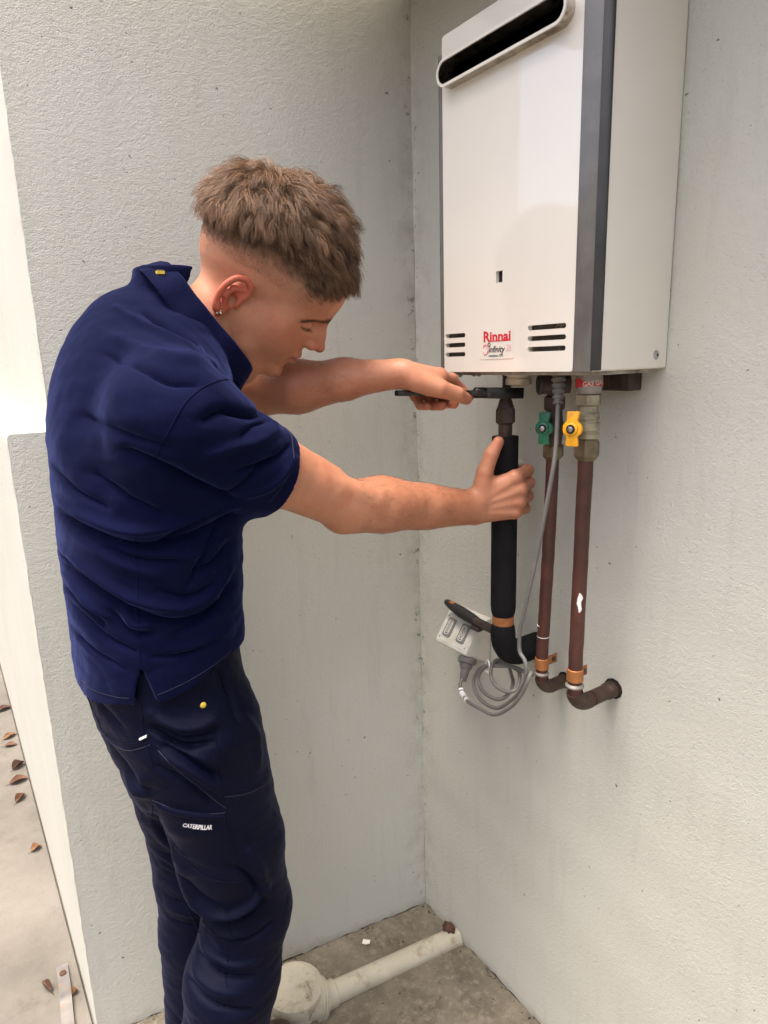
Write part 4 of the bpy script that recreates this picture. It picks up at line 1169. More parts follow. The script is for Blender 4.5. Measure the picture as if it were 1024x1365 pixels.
def trunk_sdf(P):
    d = ell(P, (-0.690, -0.23, 1.32), (0.10, 0.155, 0.24))
    d = smin(d, ell(P, (-0.700, -0.23, 1.02), (0.095, 0.145, 0.16)), 0.05)
    d = smin(d, rcone(P, NB, (-0.66, -0.23, 1.44), 0.058, 0.10), 0.04)
    d = smin(d, rcone(P, (-0.65, -0.23, 1.50), SR, 0.05, 0.05), 0.03)
    d = smin(d, rcone(P, (-0.65, -0.23, 1.50), SL, 0.05, 0.05), 0.03)
    for y_, kx, ax_ in ((-0.330, -0.640, -0.70), (-0.140, -0.668, -0.715)):
        d = smin(d, chain(P, [A3(-0.69, y_, 0.95), A3(kx, y_, 0.60), A3(ax_ + 0.02, y_, 0.36), A3(ax_, y_, 0.09)], [0.080, 0.045, 0.04, 0.035], 0.02), 0.03)
    return d

person = thing('person', (-0.69, -0.23, 0.0), 'person in navy polo shirt and navy work trousers bending over the pipes', 'person')
vh, qh = mesh_sdf(head_sdf, (-0.70, -0.42, 1.46), (-0.36, -0.10, 1.80), 0.0019)
vr, qr = mesh_sdf(right_sdf, (-0.60, -0.50, 1.20), (-0.03, -0.32, 1.45), 0.0022)
vl, ql = mesh_sdf(left_sdf, (-0.66, -0.45, 1.39), (-0.13, -0.02, 1.54), 0.0022)
vt, qt = mesh_sdf(trunk_sdf, (-0.86, -0.55, 0.03), (-0.50, 0.06, 1.62), 0.009)
vh = relax(vh, qh, 1, 0.35); vr = relax(vr, qr, 1, 0.35); vr = vr + vnormals(vr, qr) * ((0.0010 * fnoise(vr, 55, 71, 2) + 0.00025 * fnoise(vr, 260, 72, 2)) * sstep(-0.13, -0.2, vr[:, 0]))[:, None]; vl = relax(vl, ql, 1, 0.35)
nh = vnormals(vh, qh)

# ---- skin colour: the skin's own patches (ears, knuckles, lips, shaved scalp)
SK = np.array([0.455, 0.208, 0.120]); RED = np.array([0.42, 0.105, 0.058]); LIP = np.array([0.34, 0.105, 0.08]); SCALP = np.array([0.27, 0.145, 0.082]); HAIRC = np.array([0.060, 0.037, 0.022])
def mixc(a, b, t): return a + (b - a) * np.clip(t, 0, 1)[:, None]
hl = w2h(vh.astype(f32))
X_, Y_, Z_ = hl[:, 0], hl[:, 1], hl[:, 2]
def zb(x): return np.interp(x, [-0.12, -0.09, -0.055, -0.02, 0.03, 0.055, 0.075, 0.09, 0.11], [0.040, 0.046, 0.062, 0.074, 0.076, 0.064, 0.070, 0.084, 0.088])
colh = np.tile(SK, (len(vh), 1)) * (1 + 0.06 * fnoise(vh, 120, 1)[:, None])
colh = mixc(colh, RED, 0.55 * np.exp(-(((X_ - 0.115) / 0.014) ** 2 + ((Z_ + 0.014) / 0.014) ** 2)))
colh = mixc(colh, RED, 0.35 * np.exp(-(((X_ - 0.060) / 0.028) ** 2 + ((Z_ + 0.022) / 0.022) ** 2)) * (np.abs(Y_) > 0.02))
eard = np.abs(Y_) - 0.0745
colh = mixc(colh, RED * np.array([1.05, 0.9, 0.9]), 0.9 * sstep(0.0, 0.004, eard) * sstep(1.25, 0.95, np.hypot((X_ + 0.026) / 0.026, (Z_ + 0.020) / 0.037)))
lipm = np.exp(-(((Z_ + 0.0500) / 0.0075) ** 2) ** 2) * (X_ > 0.080) * (np.abs(Y_) < 0.026)
colh = mixc(colh, LIP, 0.8 * lipm)
over = Z_ - zb(X_)
notear = 1 - sstep(0.0, 0.003, eard) * (Z_ < 0.020)
fade = sstep(-0.060, 0.000, over + 0.006 * fnoise(vh, 90, 5)) * sstep(0.075, 0.050, X_) * notear
colh = mixc(colh, SCALP, 0.85 * fade)
colh = mixc(colh, HAIRC, sstep(-0.026, 0.012, over + 0.004 * fnoise(vh, 150, 6)) * notear)
# lash line and brow pigment; darker line drawn along the mouth crease
ay = np.abs(Y_)
lash = np.exp(-((Z_ - (0.0018 + 0.0012 * np.cos((ay - 0.034) / 0.013 * 1.5))) / 0.0017) ** 2) * sstep(0.018, 0.022, ay) * sstep(0.049, 0.045, ay) * (X_ > 0.06)
colh = mixc(colh, np.array([0.045, 0.025, 0.018]), 0.85 * lash)
brz = 0.0300 - 0.50 * np.clip(ay - 0.016, 0, 1) + 0.0020 * np.sin(np.clip((ay - 0.010) / 0.040, 0, 1) * 3.1)
browm = np.exp(-((Z_ - brz) / (0.0042 * sstep(0.056, 0.020, ay) + 0.0012)) ** 2) * sstep(0.006, 0.012, ay) * sstep(0.056, 0.046, ay) * (X_ > 0.05)
colh = mixc(colh, np.array([0.10, 0.052, 0.030]), 0.6 * browm * (0.75 + 0.25 * fnoise(vh, 700, 8)))
ml = np.exp(-((Z_ + 0.0495) / 0.0011) ** 2) * (X_ > 0.078) * (ay < 0.025)
colh = mixc(colh, np.array([0.12, 0.035, 0.028]), 0.7 * ml)
jawst = sstep(-0.02, -0.06, Z_) * sstep(0.02, 0.05, X_)
colh = mixc(colh, np.array([0.30, 0.14, 0.08]), 0.3 * jawst)

def hand_col(v, fingers, thumb):
    c_ = np.tile(SK, (len(v), 1)) * (1 + 0.05 * fnoise(v, 90, 2)[:, None]) 
    for pts, rs in fingers + [thumb]:
        for p, w in ((pts[0], 0.45), (pts[1], 0.5), (pts[2], 0.35), (pts[3], 0.55)):
            c_ = mixc(c_, RED, w * np.exp(-(np.linalg.norm(v - p, axis=1) / 0.013) ** 2))
    return c_
colr = hand_col(vr, R_F, R_T); coll = hand_col(vl, L_F, L_T)
colr = mixc(colr, np.array([0.36, 0.135, 0.066]), 0.35 * sstep(-0.42, -0.36, vr[:, 0]) * sstep(-0.16, -0.22, vr[:, 0]))

n = N('skin')
at = n.new('ShaderNodeVertexColor'); at.layer_name = 'Col'
c = n.mix(n.math('MULTIPLY', n.ramp(n.noise(38, 5, 0.7), 0.42, 0.70), 0.40), at.outputs['Color'], (0.40, 0.120, 0.060, 1))
c = n.mix(n.math('MULTIPLY', n.ramp(n.noise(260, 2), 0.69, 0.74), 0.45), c, (0.17, 0.07, 0.04, 1))
n.set(color=c, rough=0.46, spec=0.32, sss=0.06, sssr=(1.0, 0.35, 0.2), ssss=0.006, normal=n.bump(n.noise(420, 3), 0.22, 0.0010))
M['skin'] = n.m
V = np.concatenate([vh, vr, vl, vt]); o1 = len(vh); o2 = o1 + len(vr); o3 = o2 + len(vl)
Q = np.concatenate([qh, qr + o1, ql + o2, qt + o3])
body = quads_obj('body', V, Q, M['skin'], person, np.concatenate([colh, colr, coll, np.tile(SK, (len(vt), 1))]))

# ---- fine hair on the forearms
def arm_hair(v, q, sel, along, count, seed):
    r_ = np.random.default_rng(seed)
    nv = vnormals(v, q)
    ids = np.where(sel(v))[0]
    ids = r_.choice(ids, count)
    d_ = along / np.linalg.norm(along) + r_.normal(0, 0.35, (count, 3))
    d_ -= nv[ids] * (d_ * nv[ids]).sum(1)[:, None]; d_ /= np.linalg.norm(d_, axis=1)[:, None]
    L_ = r_.uniform(0.004, 0.010, count)[:, None, None]
    t_ = np.linspace(0, 1, 4)[None, :, None]
    S = v[ids][:, None] + d_[:, None] * L_ * t_ + nv[ids][:, None] * (L_ * 0.30 * t_ * (1.3 - t_) + 0.0001)
    return S
AH = np.concatenate([arm_hair(vr, qr, lambda v: (v[:, 0] > -0.43) & (v[:, 0] < -0.19), (WR - ER).astype(float) + np.array([0, 0, -0.12]), 2600, 5), arm_hair(vl, ql, lambda v: (v[:, 0] > -0.44) & (v[:, 0] < -0.31), (WL_ - EL).astype(float), 1500, 6)])

# ---- nails
M['nail'] = simple('finger nail', (0.60, 0.36, 0.27, 1), 0.28, var=0.04, coat=0.2)
def nail(c_, along, out, L_, W_):
    c_ = np.array(c_, float); a = np.array(along, float); a /= np.linalg.norm(a)
    o = np.array(out, float); o -= a * (o @ a); o /= np.linalg.norm(o); s = np.cross(a, o)
    V = []; F = []
    for i in range(7):
        for j in range(7):
            u, w = i / 3 - 1, j / 3 - 1
            k = 1.0 if u < 0.3 else math.sqrt(max(0, 1 - ((u - 0.3) / 0.75) ** 2)) * 0.25 + 0.75
            V.append(c_ + a * u * L_ + s * w * W_ * k + o * (-(w * w) * W_ * 0.42 - max(0, u) ** 2 * L_ * 0.12))
    for i in range(6):
        for j in range(6): F.append((i * 7 + j, i * 7 + j + 1, i * 7 + 8 + j, i * 7 + 7 + j))
    mk('nail', V, F, M['nail'], person, True)
tp_ = L_T[0]; al_ = tp_[3] - tp_[2]
nail(tp_[3] - al_ * 0.12 + np.array([-0.05, -0.85, 0.52]) * 0.0096, al_, (-0.05, -0.85, 0.52), 0.0070, 0.0062)
tp_ = R_T[0]; al_ = tp_[3] - tp_[2]
od = NV * 0.55 - RV * 0.83
nail(tp_[3] - al_ * 0.10 + od * 0.0096, al_, od, 0.0072, 0.0062)

# ---- hair: strands growing from the scalp, swirling out from the crown
def strands_obj(name, S, rad, col, mat, parent):
    """S (n,k,3) strand points -> one mesh of thin three-sided tubes"""
    n_, k_, _ = S.shape
    T = np.gradient(S, axis=1); T /= np.linalg.norm(T, axis=2, keepdims=True) + 1e-9
    a = np.tile(rng.normal(size=(n_, 1, 3)), (1, k_, 1))
    u = np.cross(T, a); u /= np.linalg.norm(u, axis=2, keepdims=True) + 1e-9
    w = np.cross(T, u)
    tp = np.linspace(1, 0.25, k_)[None, :, None] * rad[:, None, None]
    R_ = [S + tp * (math.cos(t) * u + math.sin(t) * w) for t in (0, 2.094, 4.189)]
    V = np.stack(R_, 2).reshape(-1, 3)
    b = (np.arange(n_)[:, None] * k_ + np.arange(k_ - 1)[None]).reshape(-1) * 3
    Q = np.concatenate([np.stack([b + i, b + (i + 1) % 3, b + 3 + (i + 1) % 3, b + 3 + i], 1) for i in range(3)])
    c_ = np.repeat(col, k_ * 3, 0)
    return quads_obj(name, V, Q, mat, parent, c_)
fa = np.linalg.norm(np.cross(vh[qh[:, 2]] - vh[qh[:, 0]], vh[qh[:, 3]] - vh[qh[:, 1]]), axis=1)
fz = over[qh].mean(1); fn_ear = (notear[qh].mean(1) > 0.9)
CROWN = np.array([-0.065, -0.005, 0.125])
def grow(count, lo, hi, length, seed, up, wave, K=7, clump=0.42, per=20):
    r_ = np.random.default_rng(seed)
    m_ = (fz > lo) & (fz < hi) & fn_ear & (hl[qh][:, :, 0].mean(1) < 0.093)
    ids = np.where(m_)[0]
    ch_ = r_.choice(ids, count, p=fa[ids] / fa[ids].sum())
    w_ = r_.dirichlet((1, 1, 1, 1), count)
    root = (vh[qh[ch_]] * w_[:, :, None]).sum(1)
    nr = nh[qh[ch_]].mean(1); nr /= np.linalg.norm(nr, axis=1)[:, None]
    pl = w2h(root.astype(f32)).astype(float)
    nl = nr @ HR.T
    # clumps share their bend
    nc = max(1, count // per)
    cc_ = pl[r_.choice(count, nc)]
    cid = np.concatenate([np.argmin(((q_[:, None, :] - cc_[None]) ** 2).sum(2), axis=1) for q_ in np.array_split(pl, 12)])
    cn = r_.normal(size=(nc, 3))[cid]; cph = r_.uniform(0, 6.28, nc)[cid]; cl = r_.uniform(0.75, 1.2, nc)[cid]
    fl = pl - CROWN
    sw = np.stack([-fl[:, 1], fl[:, 0], 0 * fl[:, 0]], 1)
    fl = fl / (np.linalg.norm(fl, axis=1)[:, None] + 1e-6) + 0.35 * sw / (np.linalg.norm(sw, axis=1)[:, None] + 1e-6)
    fwd = sstep(-0.05, 0.06, pl[:, 0])[:, None]
    fl = fl + fwd * np.array([0.40, 0, -0.15])
    fl -= nl * (fl * nl).sum(1)[:, None]; fl /= np.linalg.norm(fl, axis=1)[:, None] + 1e-6
    grav = np.array([0, 0, -1.0]) @ HR.T
    Ls = length(pl) * cl * r_.uniform(0.75, 1.1, count)
    P_ = [pl]
    upf = up(pl)[:, None]
    side = np.cross(nl, fl)
    rnd = r_.normal(size=(count, 3))
    for k in range(1, K):
        t = k / (K - 1)
        d = nl * upf * (1.15 - 1.25 * t) + fl * (0.40 + 0.75 * t) + 0.17 * cn + 0.10 * rnd + side * (wave * np.sin(cph + 5.0 * t))[:, None] + grav * 0.25 * t
        d /= np.linalg.norm(d, axis=1)[:, None]
        q = P_[-1] + d * (Ls / (K - 1))[:, None]
        # keep the hair outside the skull
        e = (q - np.array([-0.013, 0, 0.053])) / np.array([0.114, 0.082, 0.100])
        rr_ = np.linalg.norm(e, axis=1)
        q = np.where((rr_ < 1.0)[:, None], np.array([-0.013, 0, 0.053]) + e / rr_[:, None] * np.array([0.114, 0.082, 0.100]), q)
        P_.append(q)
    S = np.stack(P_, 1)
    ms = np.zeros((nc, K, 3)); np.add.at(ms, cid, S); ms /= np.maximum(np.bincount(cid, minlength=nc), 1)[:, None, None]
    pull = (np.linspace(0, 1, K) ** 1.3 * clump)[None, :, None]
    S = S + (ms[cid] - S) * pull
    S = HO + HS * (S @ HR)
    base = np.array([0.058, 0.030, 0.0155])
    light = np.array([0.30, 0.172, 0.093])
    cmix = np.clip(r_.normal(0.42, 0.25, count) + 0.25 * r_.normal(size=nc)[cid] + 0.22 * sstep(0.02, -0.08, pl[:, 0]), 0, 1)  # strands lighter towards the back: sun bleaching plus painted-in light
    return S, base + (light - base) * cmix[:, None], Ls
hn = N('brown hair')
at = hn.new('ShaderNodeVertexColor'); at.layer_name = 'Col'
hn.set(color=at.outputs['Color'], rough=0.42, spec=0.45)
M['hair'] = hn.m
def len_top(p): return 0.010 + (0.042 + 0.004 * sstep(0.03, -0.05, p[:, 0])) * sstep(-0.006, 0.040, p[:, 2] - zb(p[:, 0])) * (1 - 0.30 * sstep(0.01, 0.080, p[:, 0])) + 0.008 * sstep(0.065, 0.09, p[:, 0])
S1, C1, L1 = grow(24000, -0.006, 1.0, len_top, 3, lambda p: 1.10 + 0.15 * sstep(0.02, -0.07, p[:, 0]) - 0.75 * sstep(0.02, 0.080, p[:, 0]) + 0.2 * sstep(0.06, 0.0, np.abs(p[:, 0])), 0.45)
S2, C2, L2 = grow(11000, -0.044, 0.006, lambda p: 0.0012 + 0.013 * sstep(-0.044, 0.006, p[:, 2] - zb(p[:, 0])) ** 1.6, 4, lambda p: 0.35 + 0 * p[:, 0], 0.1, 7, 0.1)
hair = strands_obj('hair', np.concatenate([S1, S2]), np.concatenate([np.full(len(S1), 0.00034), 0.00008 + 0.00016 * sstep(0.001, 0.012, L2)]), np.concatenate([C1, C2 * 1.25]), M['hair'], person)
strands_obj('arm_hair', AH, np.full(len(AH), 0.00010), np.tile([0.13, 0.075, 0.042], (len(AH), 1)), M['hair'], person)['kind'] = 'stuff'
hair['label'] = 'short tousled brown hair, faded at the sides'
# eyebrows and lashes
def brow(s):
    n_ = 260
    t = rng.uniform(0, 1, n_)
    x = 0.1035 - 0.022 * t - 0.012 * t * t; y = s * (0.010 + 0.040 * t); z = 0.0305 + 0.003 * np.sin(t * 3.0) - 0.020 * t + rng.normal(0, 0.0030, n_) * (1 - 0.6 * t)
    p0 = np.stack([x, y, z], 1)
    d = np.stack([-0.25 - 0.2 * t, s * (0.75 + 0 * t), 0.40 - 0.6 * t + rng.normal(0, 0.15, n_)], 1); d /= np.linalg.norm(d, axis=1)[:, None]
    k = np.linspace(0, 1, 4)[None, :, None]
    S = p0[:, None] + d[:, None] * k * 0.0085 + np.array([0.0008, 0, 0]) * np.sin(k * 3)
    return HO + HS * (S @ HR)
SB = np.concatenate([brow(-1), brow(1)])
vhb = bvh_of(vh, qh)
def snap(S, lift):
    for i in range(len(S)):
        l0, n0, _, _ = vhb.find_nearest(Vector(S[i, 0]))
        S[i] += np.array(l0) - S[i, 0] + np.array(n0) * lift
    return S
SB = snap(SB, 0.0005)
for q in (SB[:260], SB[260:]): strands_obj('eyebrow', q, np.full(260, 0.00020), np.tile([0.10, 0.056, 0.033], (260, 1)), M['hair'], person)
ls = []
for s in (-1, 1):
    for k in range(46):
        t = k / 45
        p0 = np.array([0.0865 - 0.022 * (abs(t - 0.45) * 1.6) ** 2 - 0.006 * t, s * (0.021 + 0.022 * t), 0.0022 - 0.001 * math.sin(t * 3.1)])
        d = np.array([0.75, s * 0.15 * (t - 0.3), -0.50])
        ls.append([p0 + d * 0.0048 * q + np.array([0, 0, 0.0018]) * q * q for q in np.linspace(0, 1, 4)])
SL_ = HO + HS * (np.array(ls) @ HR)
SL_ = snap(SL_, 0.0)
for q in (SL_[:46], SL_[46:]): strands_obj('eyelash', q, np.full(46, 0.00013), np.tile([0.09, 0.05, 0.03], (46, 1)), M['hair'], person)
# ear stud
M['silver'] = simple('silver stud', (0.82, 0.80, 0.76, 1), 0.15, 1.0, var=0.05)
st = h2w(ear_pt(0.001, -0.0285, 0.0050))
bm = bmesh.new()
for k, (du_, dv_) in enumerate(((0, 0), (0.0032, 0.0008), (-0.0032, 0.0005), (0.0005, 0.0030), (-0.0005, -0.0030))):
    r_ = bmesh.ops.create_icosphere(bm, subdivisions=2, radius=0.0026)
    c_ = h2w(ear_pt(0.001 + du_, -0.0285 + dv_, 0.0052))
    for v in r_['verts']: v.co += Vector(c_.tolist())
from_bm('ear_stud', bm, M['silver'], person, True)

# ---- clothes
SHIRT_FOLDS = [([(-0.7761, 1.4166), (-0.7358, 1.3894), (-0.6926, 1.3613), (-0.6417, 1.3348)], -0.006, 0.016), ([(-0.842, 1.3417), (-0.8156, 1.3261), (-0.7797, 1.3104), (-0.7443, 1.3073), (-0.6875, 1.3176), (-0.6389, 1.3291)], 0.0065, 0.012), ([(-0.8471, 1.3275), (-0.8178, 1.3072), (-0.7819, 1.2909), (-0.7465, 1.2864), (-0.6898, 1.2929), (-0.634, 1.3092)], -0.005, 0.012), ([(-0.8428, 1.2655), (-0.8088, 1.2393), (-0.768, 1.2103), (-0.7138, 1.1931), (-0.6625, 1.2065), (-0.6374, 1.2278)], 0.006, 0.012), ([(-0.8485, 1.2472), (-0.8109, 1.2205), (-0.7701, 1.1909), (-0.7158, 1.1718), (-0.6646, 1.1813), (-0.6362, 1.2017)], -0.0045, 0.011), ([(-0.7401, 1.1844), (-0.699, 1.183), (-0.6614, 1.194)], 0.0035, 0.008), ([(-0.8567, 1.317), (-0.8522, 1.2723), (-0.8461, 1.2388), (-0.8493, 1.1977)], 0.0045, 0.011), ([(-0.8329, 1.2167), (-0.8195, 1.2012), (-0.8085, 1.185)], 0.006, 0.009), ([(-0.8416, 1.2038), (-0.8259, 1.1855), (-0.811, 1.1711)], -0.005, 0.009), ([(-0.7874, 1.1984), (-0.7764, 1.1766), (-0.756, 1.1756)], 0.0045, 0.009), ([(-0.7995, 1.191), (-0.7836, 1.1637), (-0.7585, 1.1612)], -0.0035, 0.008), ([(-0.8466, 1.1767), (-0.8421, 1.1394), (-0.844, 1.1085)], 0.004, 0.012), ([(-0.7269, 1.5968), (-0.7082, 1.5749), (-0.6748, 1.5484), (-0.6459, 1.5387)], 0.0045, 0.01), ([(-0.6984, 1.5894), (-0.6736, 1.5614), (-0.6495, 1.5444)], -0.004, 0.007), ([(-0.7478, 1.5596), (-0.7083, 1.5285), (-0.663, 1.5276), (-0.6294, 1.5172)], 0.004, 0.014), ([(-0.761, 1.535), (-0.7286, 1.5025), (-0.6917, 1.4944)], -0.003, 0.014), ([(-0.5803, 1.4548), (-0.6209, 1.4544), (-0.6599, 1.4619), (-0.6908, 1.4532)], -0.0045, 0.01), ([(-0.5717, 1.4335), (-0.6141, 1.4193), (-0.6548, 1.4158), (-0.69, 1.4091)], 0.004, 0.011), ([(-0.5586, 1.407), (-0.6022, 1.3879), (-0.6462, 1.3823)], -0.004, 0.009), ([(-0.5575, 1.3897), (-0.5933, 1.3572), (-0.6266, 1.3454)], 0.0035, 0.009), ([(-0.796, 1.456), (-0.7721, 1.4358), (-0.7369, 1.4233)], -0.003, 0.015), ([(-0.8292, 1.4584), (-0.8215, 1.3853), (-0.8132, 1.3467)], 0.003, 0.02), ([(-0.7475, 1.2764), (-0.6986, 1.265), (-0.6498, 1.2774)], 0.0035, 0.01), ([(-0.8157, 1.2874), (-0.7822, 1.2629), (-0.7411, 1.2441)], 0.003, 0.011), ([(-0.7309, 1.1339), (-0.6845, 1.1299), (-0.6411, 1.1412)], 0.003, 0.012), ([(-0.6453, 1.3301), (-0.6996, 1.3091), (-0.747, 1.2814)], -0.003, 0.008), ([(-0.64, 1.3165), (-0.6779, 1.2632), (-0.706, 1.2206)], -0.003, 0.008), ([(-0.8572, 1.2733), (-0.836, 1.2503), (-0.8133, 1.2312)], -0.0035, 0.008), ([(-0.8466, 1.191), (-0.8129, 1.1549), (-0.7806, 1.1372)], -0.0035, 0.008), ([(-0.6365, 1.1973), (-0.6788, 1.1691), (-0.7245, 1.1565)], -0.0035, 0.008), ([(-0.858, 1.1554), (-0.8254, 1.127), (-0.7932, 1.1106)], -0.0025, 0.008), ([(-0.5938, 1.3955), (-0.6372, 1.3626), (-0.6569, 1.3443)], -0.003, 0.007), ([(-0.5789, 1.4444), (-0.6123, 1.4406), (-0.6411, 1.4287)], -0.003, 0.007), ([(-0.7959, 1.3822), (-0.7678, 1.3516), (-0.7322, 1.3306)], -0.003, 0.009), ([(-0.8339, 1.3869), (-0.8178, 1.3587), (-0.7919, 1.3397)], -0.003, 0.009), ([(-0.7581, 1.1263), (-0.7173, 1.1233), (-0.6669, 1.1297)], -0.0025, 0.007), ([(-0.7982, 1.284), (-0.7629, 1.2671), (-0.7143, 1.2617)], -0.003, 0.008), ([(-0.6376, 1.2664), (-0.6633, 1.2473), (-0.6935, 1.2426)], -0.0035, 0.008), ([(-0.7432, 1.2235), (-0.7042, 1.2061), (-0.6659, 1.2172)], -0.003, 0.008), ([(-0.6664, 1.5333), (-0.6395, 1.5194), (-0.6137, 1.503)], -0.003, 0.006)]
PANTS_FOLDS = [([(-0.7695, 1.0381), (-0.7435, 1.0173), (-0.7119, 1.0083), (-0.6799, 1.0151)], 0.005, 0.014), ([(-0.7692, 1.0114), (-0.7378, 0.9879), (-0.694, 0.9837)], -0.004, 0.012), ([(-0.7582, 0.9755), (-0.7233, 0.9448), (-0.6898, 0.901)], 0.005, 0.011), ([(-0.7674, 0.9577), (-0.7329, 0.9253), (-0.7027, 0.8862)], -0.003, 0.01), ([(-0.7717, 1.0065), (-0.7435, 0.9841), (-0.7095, 0.9614)], 0.003, 0.008), ([(-0.7454, 0.759), (-0.744, 0.725), (-0.7299, 0.6886), (-0.7019, 0.6656), (-0.6625, 0.6743), (-0.6298, 0.6978)], 0.008, 0.014), ([(-0.7434, 0.6689), (-0.7064, 0.6415), (-0.6621, 0.647), (-0.6323, 0.6634)], -0.006, 0.013), ([(-0.7695, 0.6625), (-0.7411, 0.6565), (-0.7055, 0.6239), (-0.6645, 0.6167)], 0.006, 0.012), ([(-0.7714, 0.6307), (-0.7386, 0.5932), (-0.6928, 0.567), (-0.6491, 0.5632)], 0.004, 0.01), ([(-0.7972, 0.7085), (-0.7719, 0.7072), (-0.7507, 0.7152)], 0.006, 0.01), ([(-0.7953, 0.7791), (-0.7689, 0.7819), (-0.7462, 0.7857)], 0.006, 0.012), ([(-0.7967, 0.745), (-0.7724, 0.7472), (-0.7498, 0.7481)], -0.004, 0.01), ([(-0.8171, 0.9429), (-0.8032, 0.913), (-0.784, 0.8984)], 0.004, 0.012), ([(-0.786, 0.9295), (-0.7878, 0.8818), (-0.7836, 0.8302)], 0.005, 0.012), ([(-0.6517, 0.7785), (-0.6365, 0.7295), (-0.6333, 0.6854)], 0.004, 0.015), ([(-0.7725, 0.5839), (-0.7397, 0.5407), (-0.6852, 0.5191)], 0.004, 0.014), ([(-0.744, 0.737), (-0.7251, 0.7023), (-0.6915, 0.6723)], -0.0035, 0.008), ([(-0.7454, 0.648), (-0.7026, 0.6137), (-0.6521, 0.6094), (-0.6224, 0.6184)], -0.004, 0.008), ([(-0.7675, 0.6476), (-0.7381, 0.624), (-0.7045, 0.5918)], -0.0035, 0.007), ([(-0.6893, 0.77), (-0.6554, 0.7322), (-0.6318, 0.6703)], -0.003, 0.008), ([(-0.773, 0.8501), (-0.76, 0.8056), (-0.7477, 0.7707)], -0.004, 0.008), ([(-0.7849, 0.8182), (-0.7651, 0.798), (-0.7498, 0.7719)], -0.004, 0.008), ([(-0.7984, 0.7289), (-0.7767, 0.7259), (-0.7558, 0.7328)], -0.004, 0.008), ([(-0.7972, 0.6873), (-0.7781, 0.6894), (-0.7638, 0.6972)], -0.004, 0.007), ([(-0.7569, 0.9892), (-0.729, 0.9665), (-0.6933, 0.9277)], -0.0035, 0.008), ([(-0.7622, 1.0193), (-0.7314, 0.9987), (-0.6871, 0.997)], -0.003, 0.008), ([(-0.6632, 1.0758), (-0.6526, 1.0363), (-0.6487, 0.9982)], -0.003, 0.008), ([(-0.8398, 1.065), (-0.8247, 1.0319), (-0.8031, 1.0068)], -0.003, 0.009), ([(-0.8137, 0.9555), (-0.7968, 0.9246), (-0.7827, 0.9112)], -0.004, 0.008), ([(-0.7735, 0.5491), (-0.7361, 0.5133), (-0.6748, 0.4864)], -0.0035, 0.009), ([(-0.7644, 0.5956), (-0.72, 0.5553), (-0.6643, 0.5369)], -0.0035, 0.008), ([(-0.8019, 0.6307), (-0.7884, 0.6083), (-0.7743, 0.6131)], 0.004, 0.012), ([(-0.6348, 0.9933), (-0.6193, 0.9561), (-0.6166, 0.9098)], 0.003, 0.014)]
ST = {'cargo_top': [(-0.7754, 0.8922), (-0.7332, 0.8755), (-0.6862, 0.8645)], 'cargo_top2': [(-0.7757, 0.8838), (-0.734, 0.8671), (-0.6858, 0.8553)], 'cargo_right': [(-0.6862, 0.8645), (-0.6771, 0.8042), (-0.6647, 0.7305)], 'cargo_bot': [(-0.7506, 0.786), (-0.7185, 0.7494), (-0.6647, 0.7305)], 'cargo_left': [(-0.7759, 0.8924), (-0.7709, 0.8357), (-0.7506, 0.786)], 'diag': [(-0.7687, 0.993), (-0.7314, 0.9413), (-0.6846, 0.883)], 'diag2': [(-0.7646, 0.9832), (-0.7291, 0.9306), (-0.6845, 0.8714)], 'knee': [(-0.6879, 0.8996), (-0.6475, 0.8851), (-0.6048, 0.8723)], 'knee2': [(-0.6873, 0.893), (-0.648, 0.8788), (-0.6041, 0.8654)], 'frontpocket': [(-0.6547, 1.1007), (-0.6883, 1.0629), (-0.6982, 1.0391)], 'side': [(-0.7749, 1.1082), (-0.7773, 1.009), (-0.7728, 0.9535)], 'legseam': [(-0.6807, 0.6558), (-0.6899, 0.6044), (-0.7098, 0.4855)], 'backpocket': [(-0.8268, 1.0321), (-0.8205, 0.9949), (-0.812, 0.9743), (-0.7742, 0.9998)], 'backpocket2': [(-0.8317, 1.0228), (-0.8228, 0.9833), (-0.812, 0.9651), (-0.772, 0.9908)], 'calf': [(-0.7738, 0.6382), (-0.7326, 0.5926), (-0.6875, 0.5725)], 'frontseam': [(-0.6869, 1.0281), (-0.6887, 0.9561), (-0.6862, 0.8926)]}
SLEEVE_SEAM = [(-0.7468, 1.4063), (-0.7366, 1.435), (-0.7146, 1.4702), (-0.6874, 1.4891), (-0.6584, 1.498), (-0.6322, 1.4989)]
SIDE_SEAM = [(-0.7623, 1.2994), (-0.769, 1.2189), (-0.7743, 1.1136)]
HEM = [[(-0.8481, 1.0528), (-0.8281, 1.0600), (-0.791, 1.0650)], [(-0.7573, 1.070), (-0.709, 1.084), (-0.6435, 1.102)]]
LABEL_XZ = ((-0.744, 0.8555), (-0.7070, 0.8475))
BUTTON_XZ = (-0.6973, 1.0364)
TAG_XZ = ((-0.7826, 0.9972), (-0.7738, 1.0031))

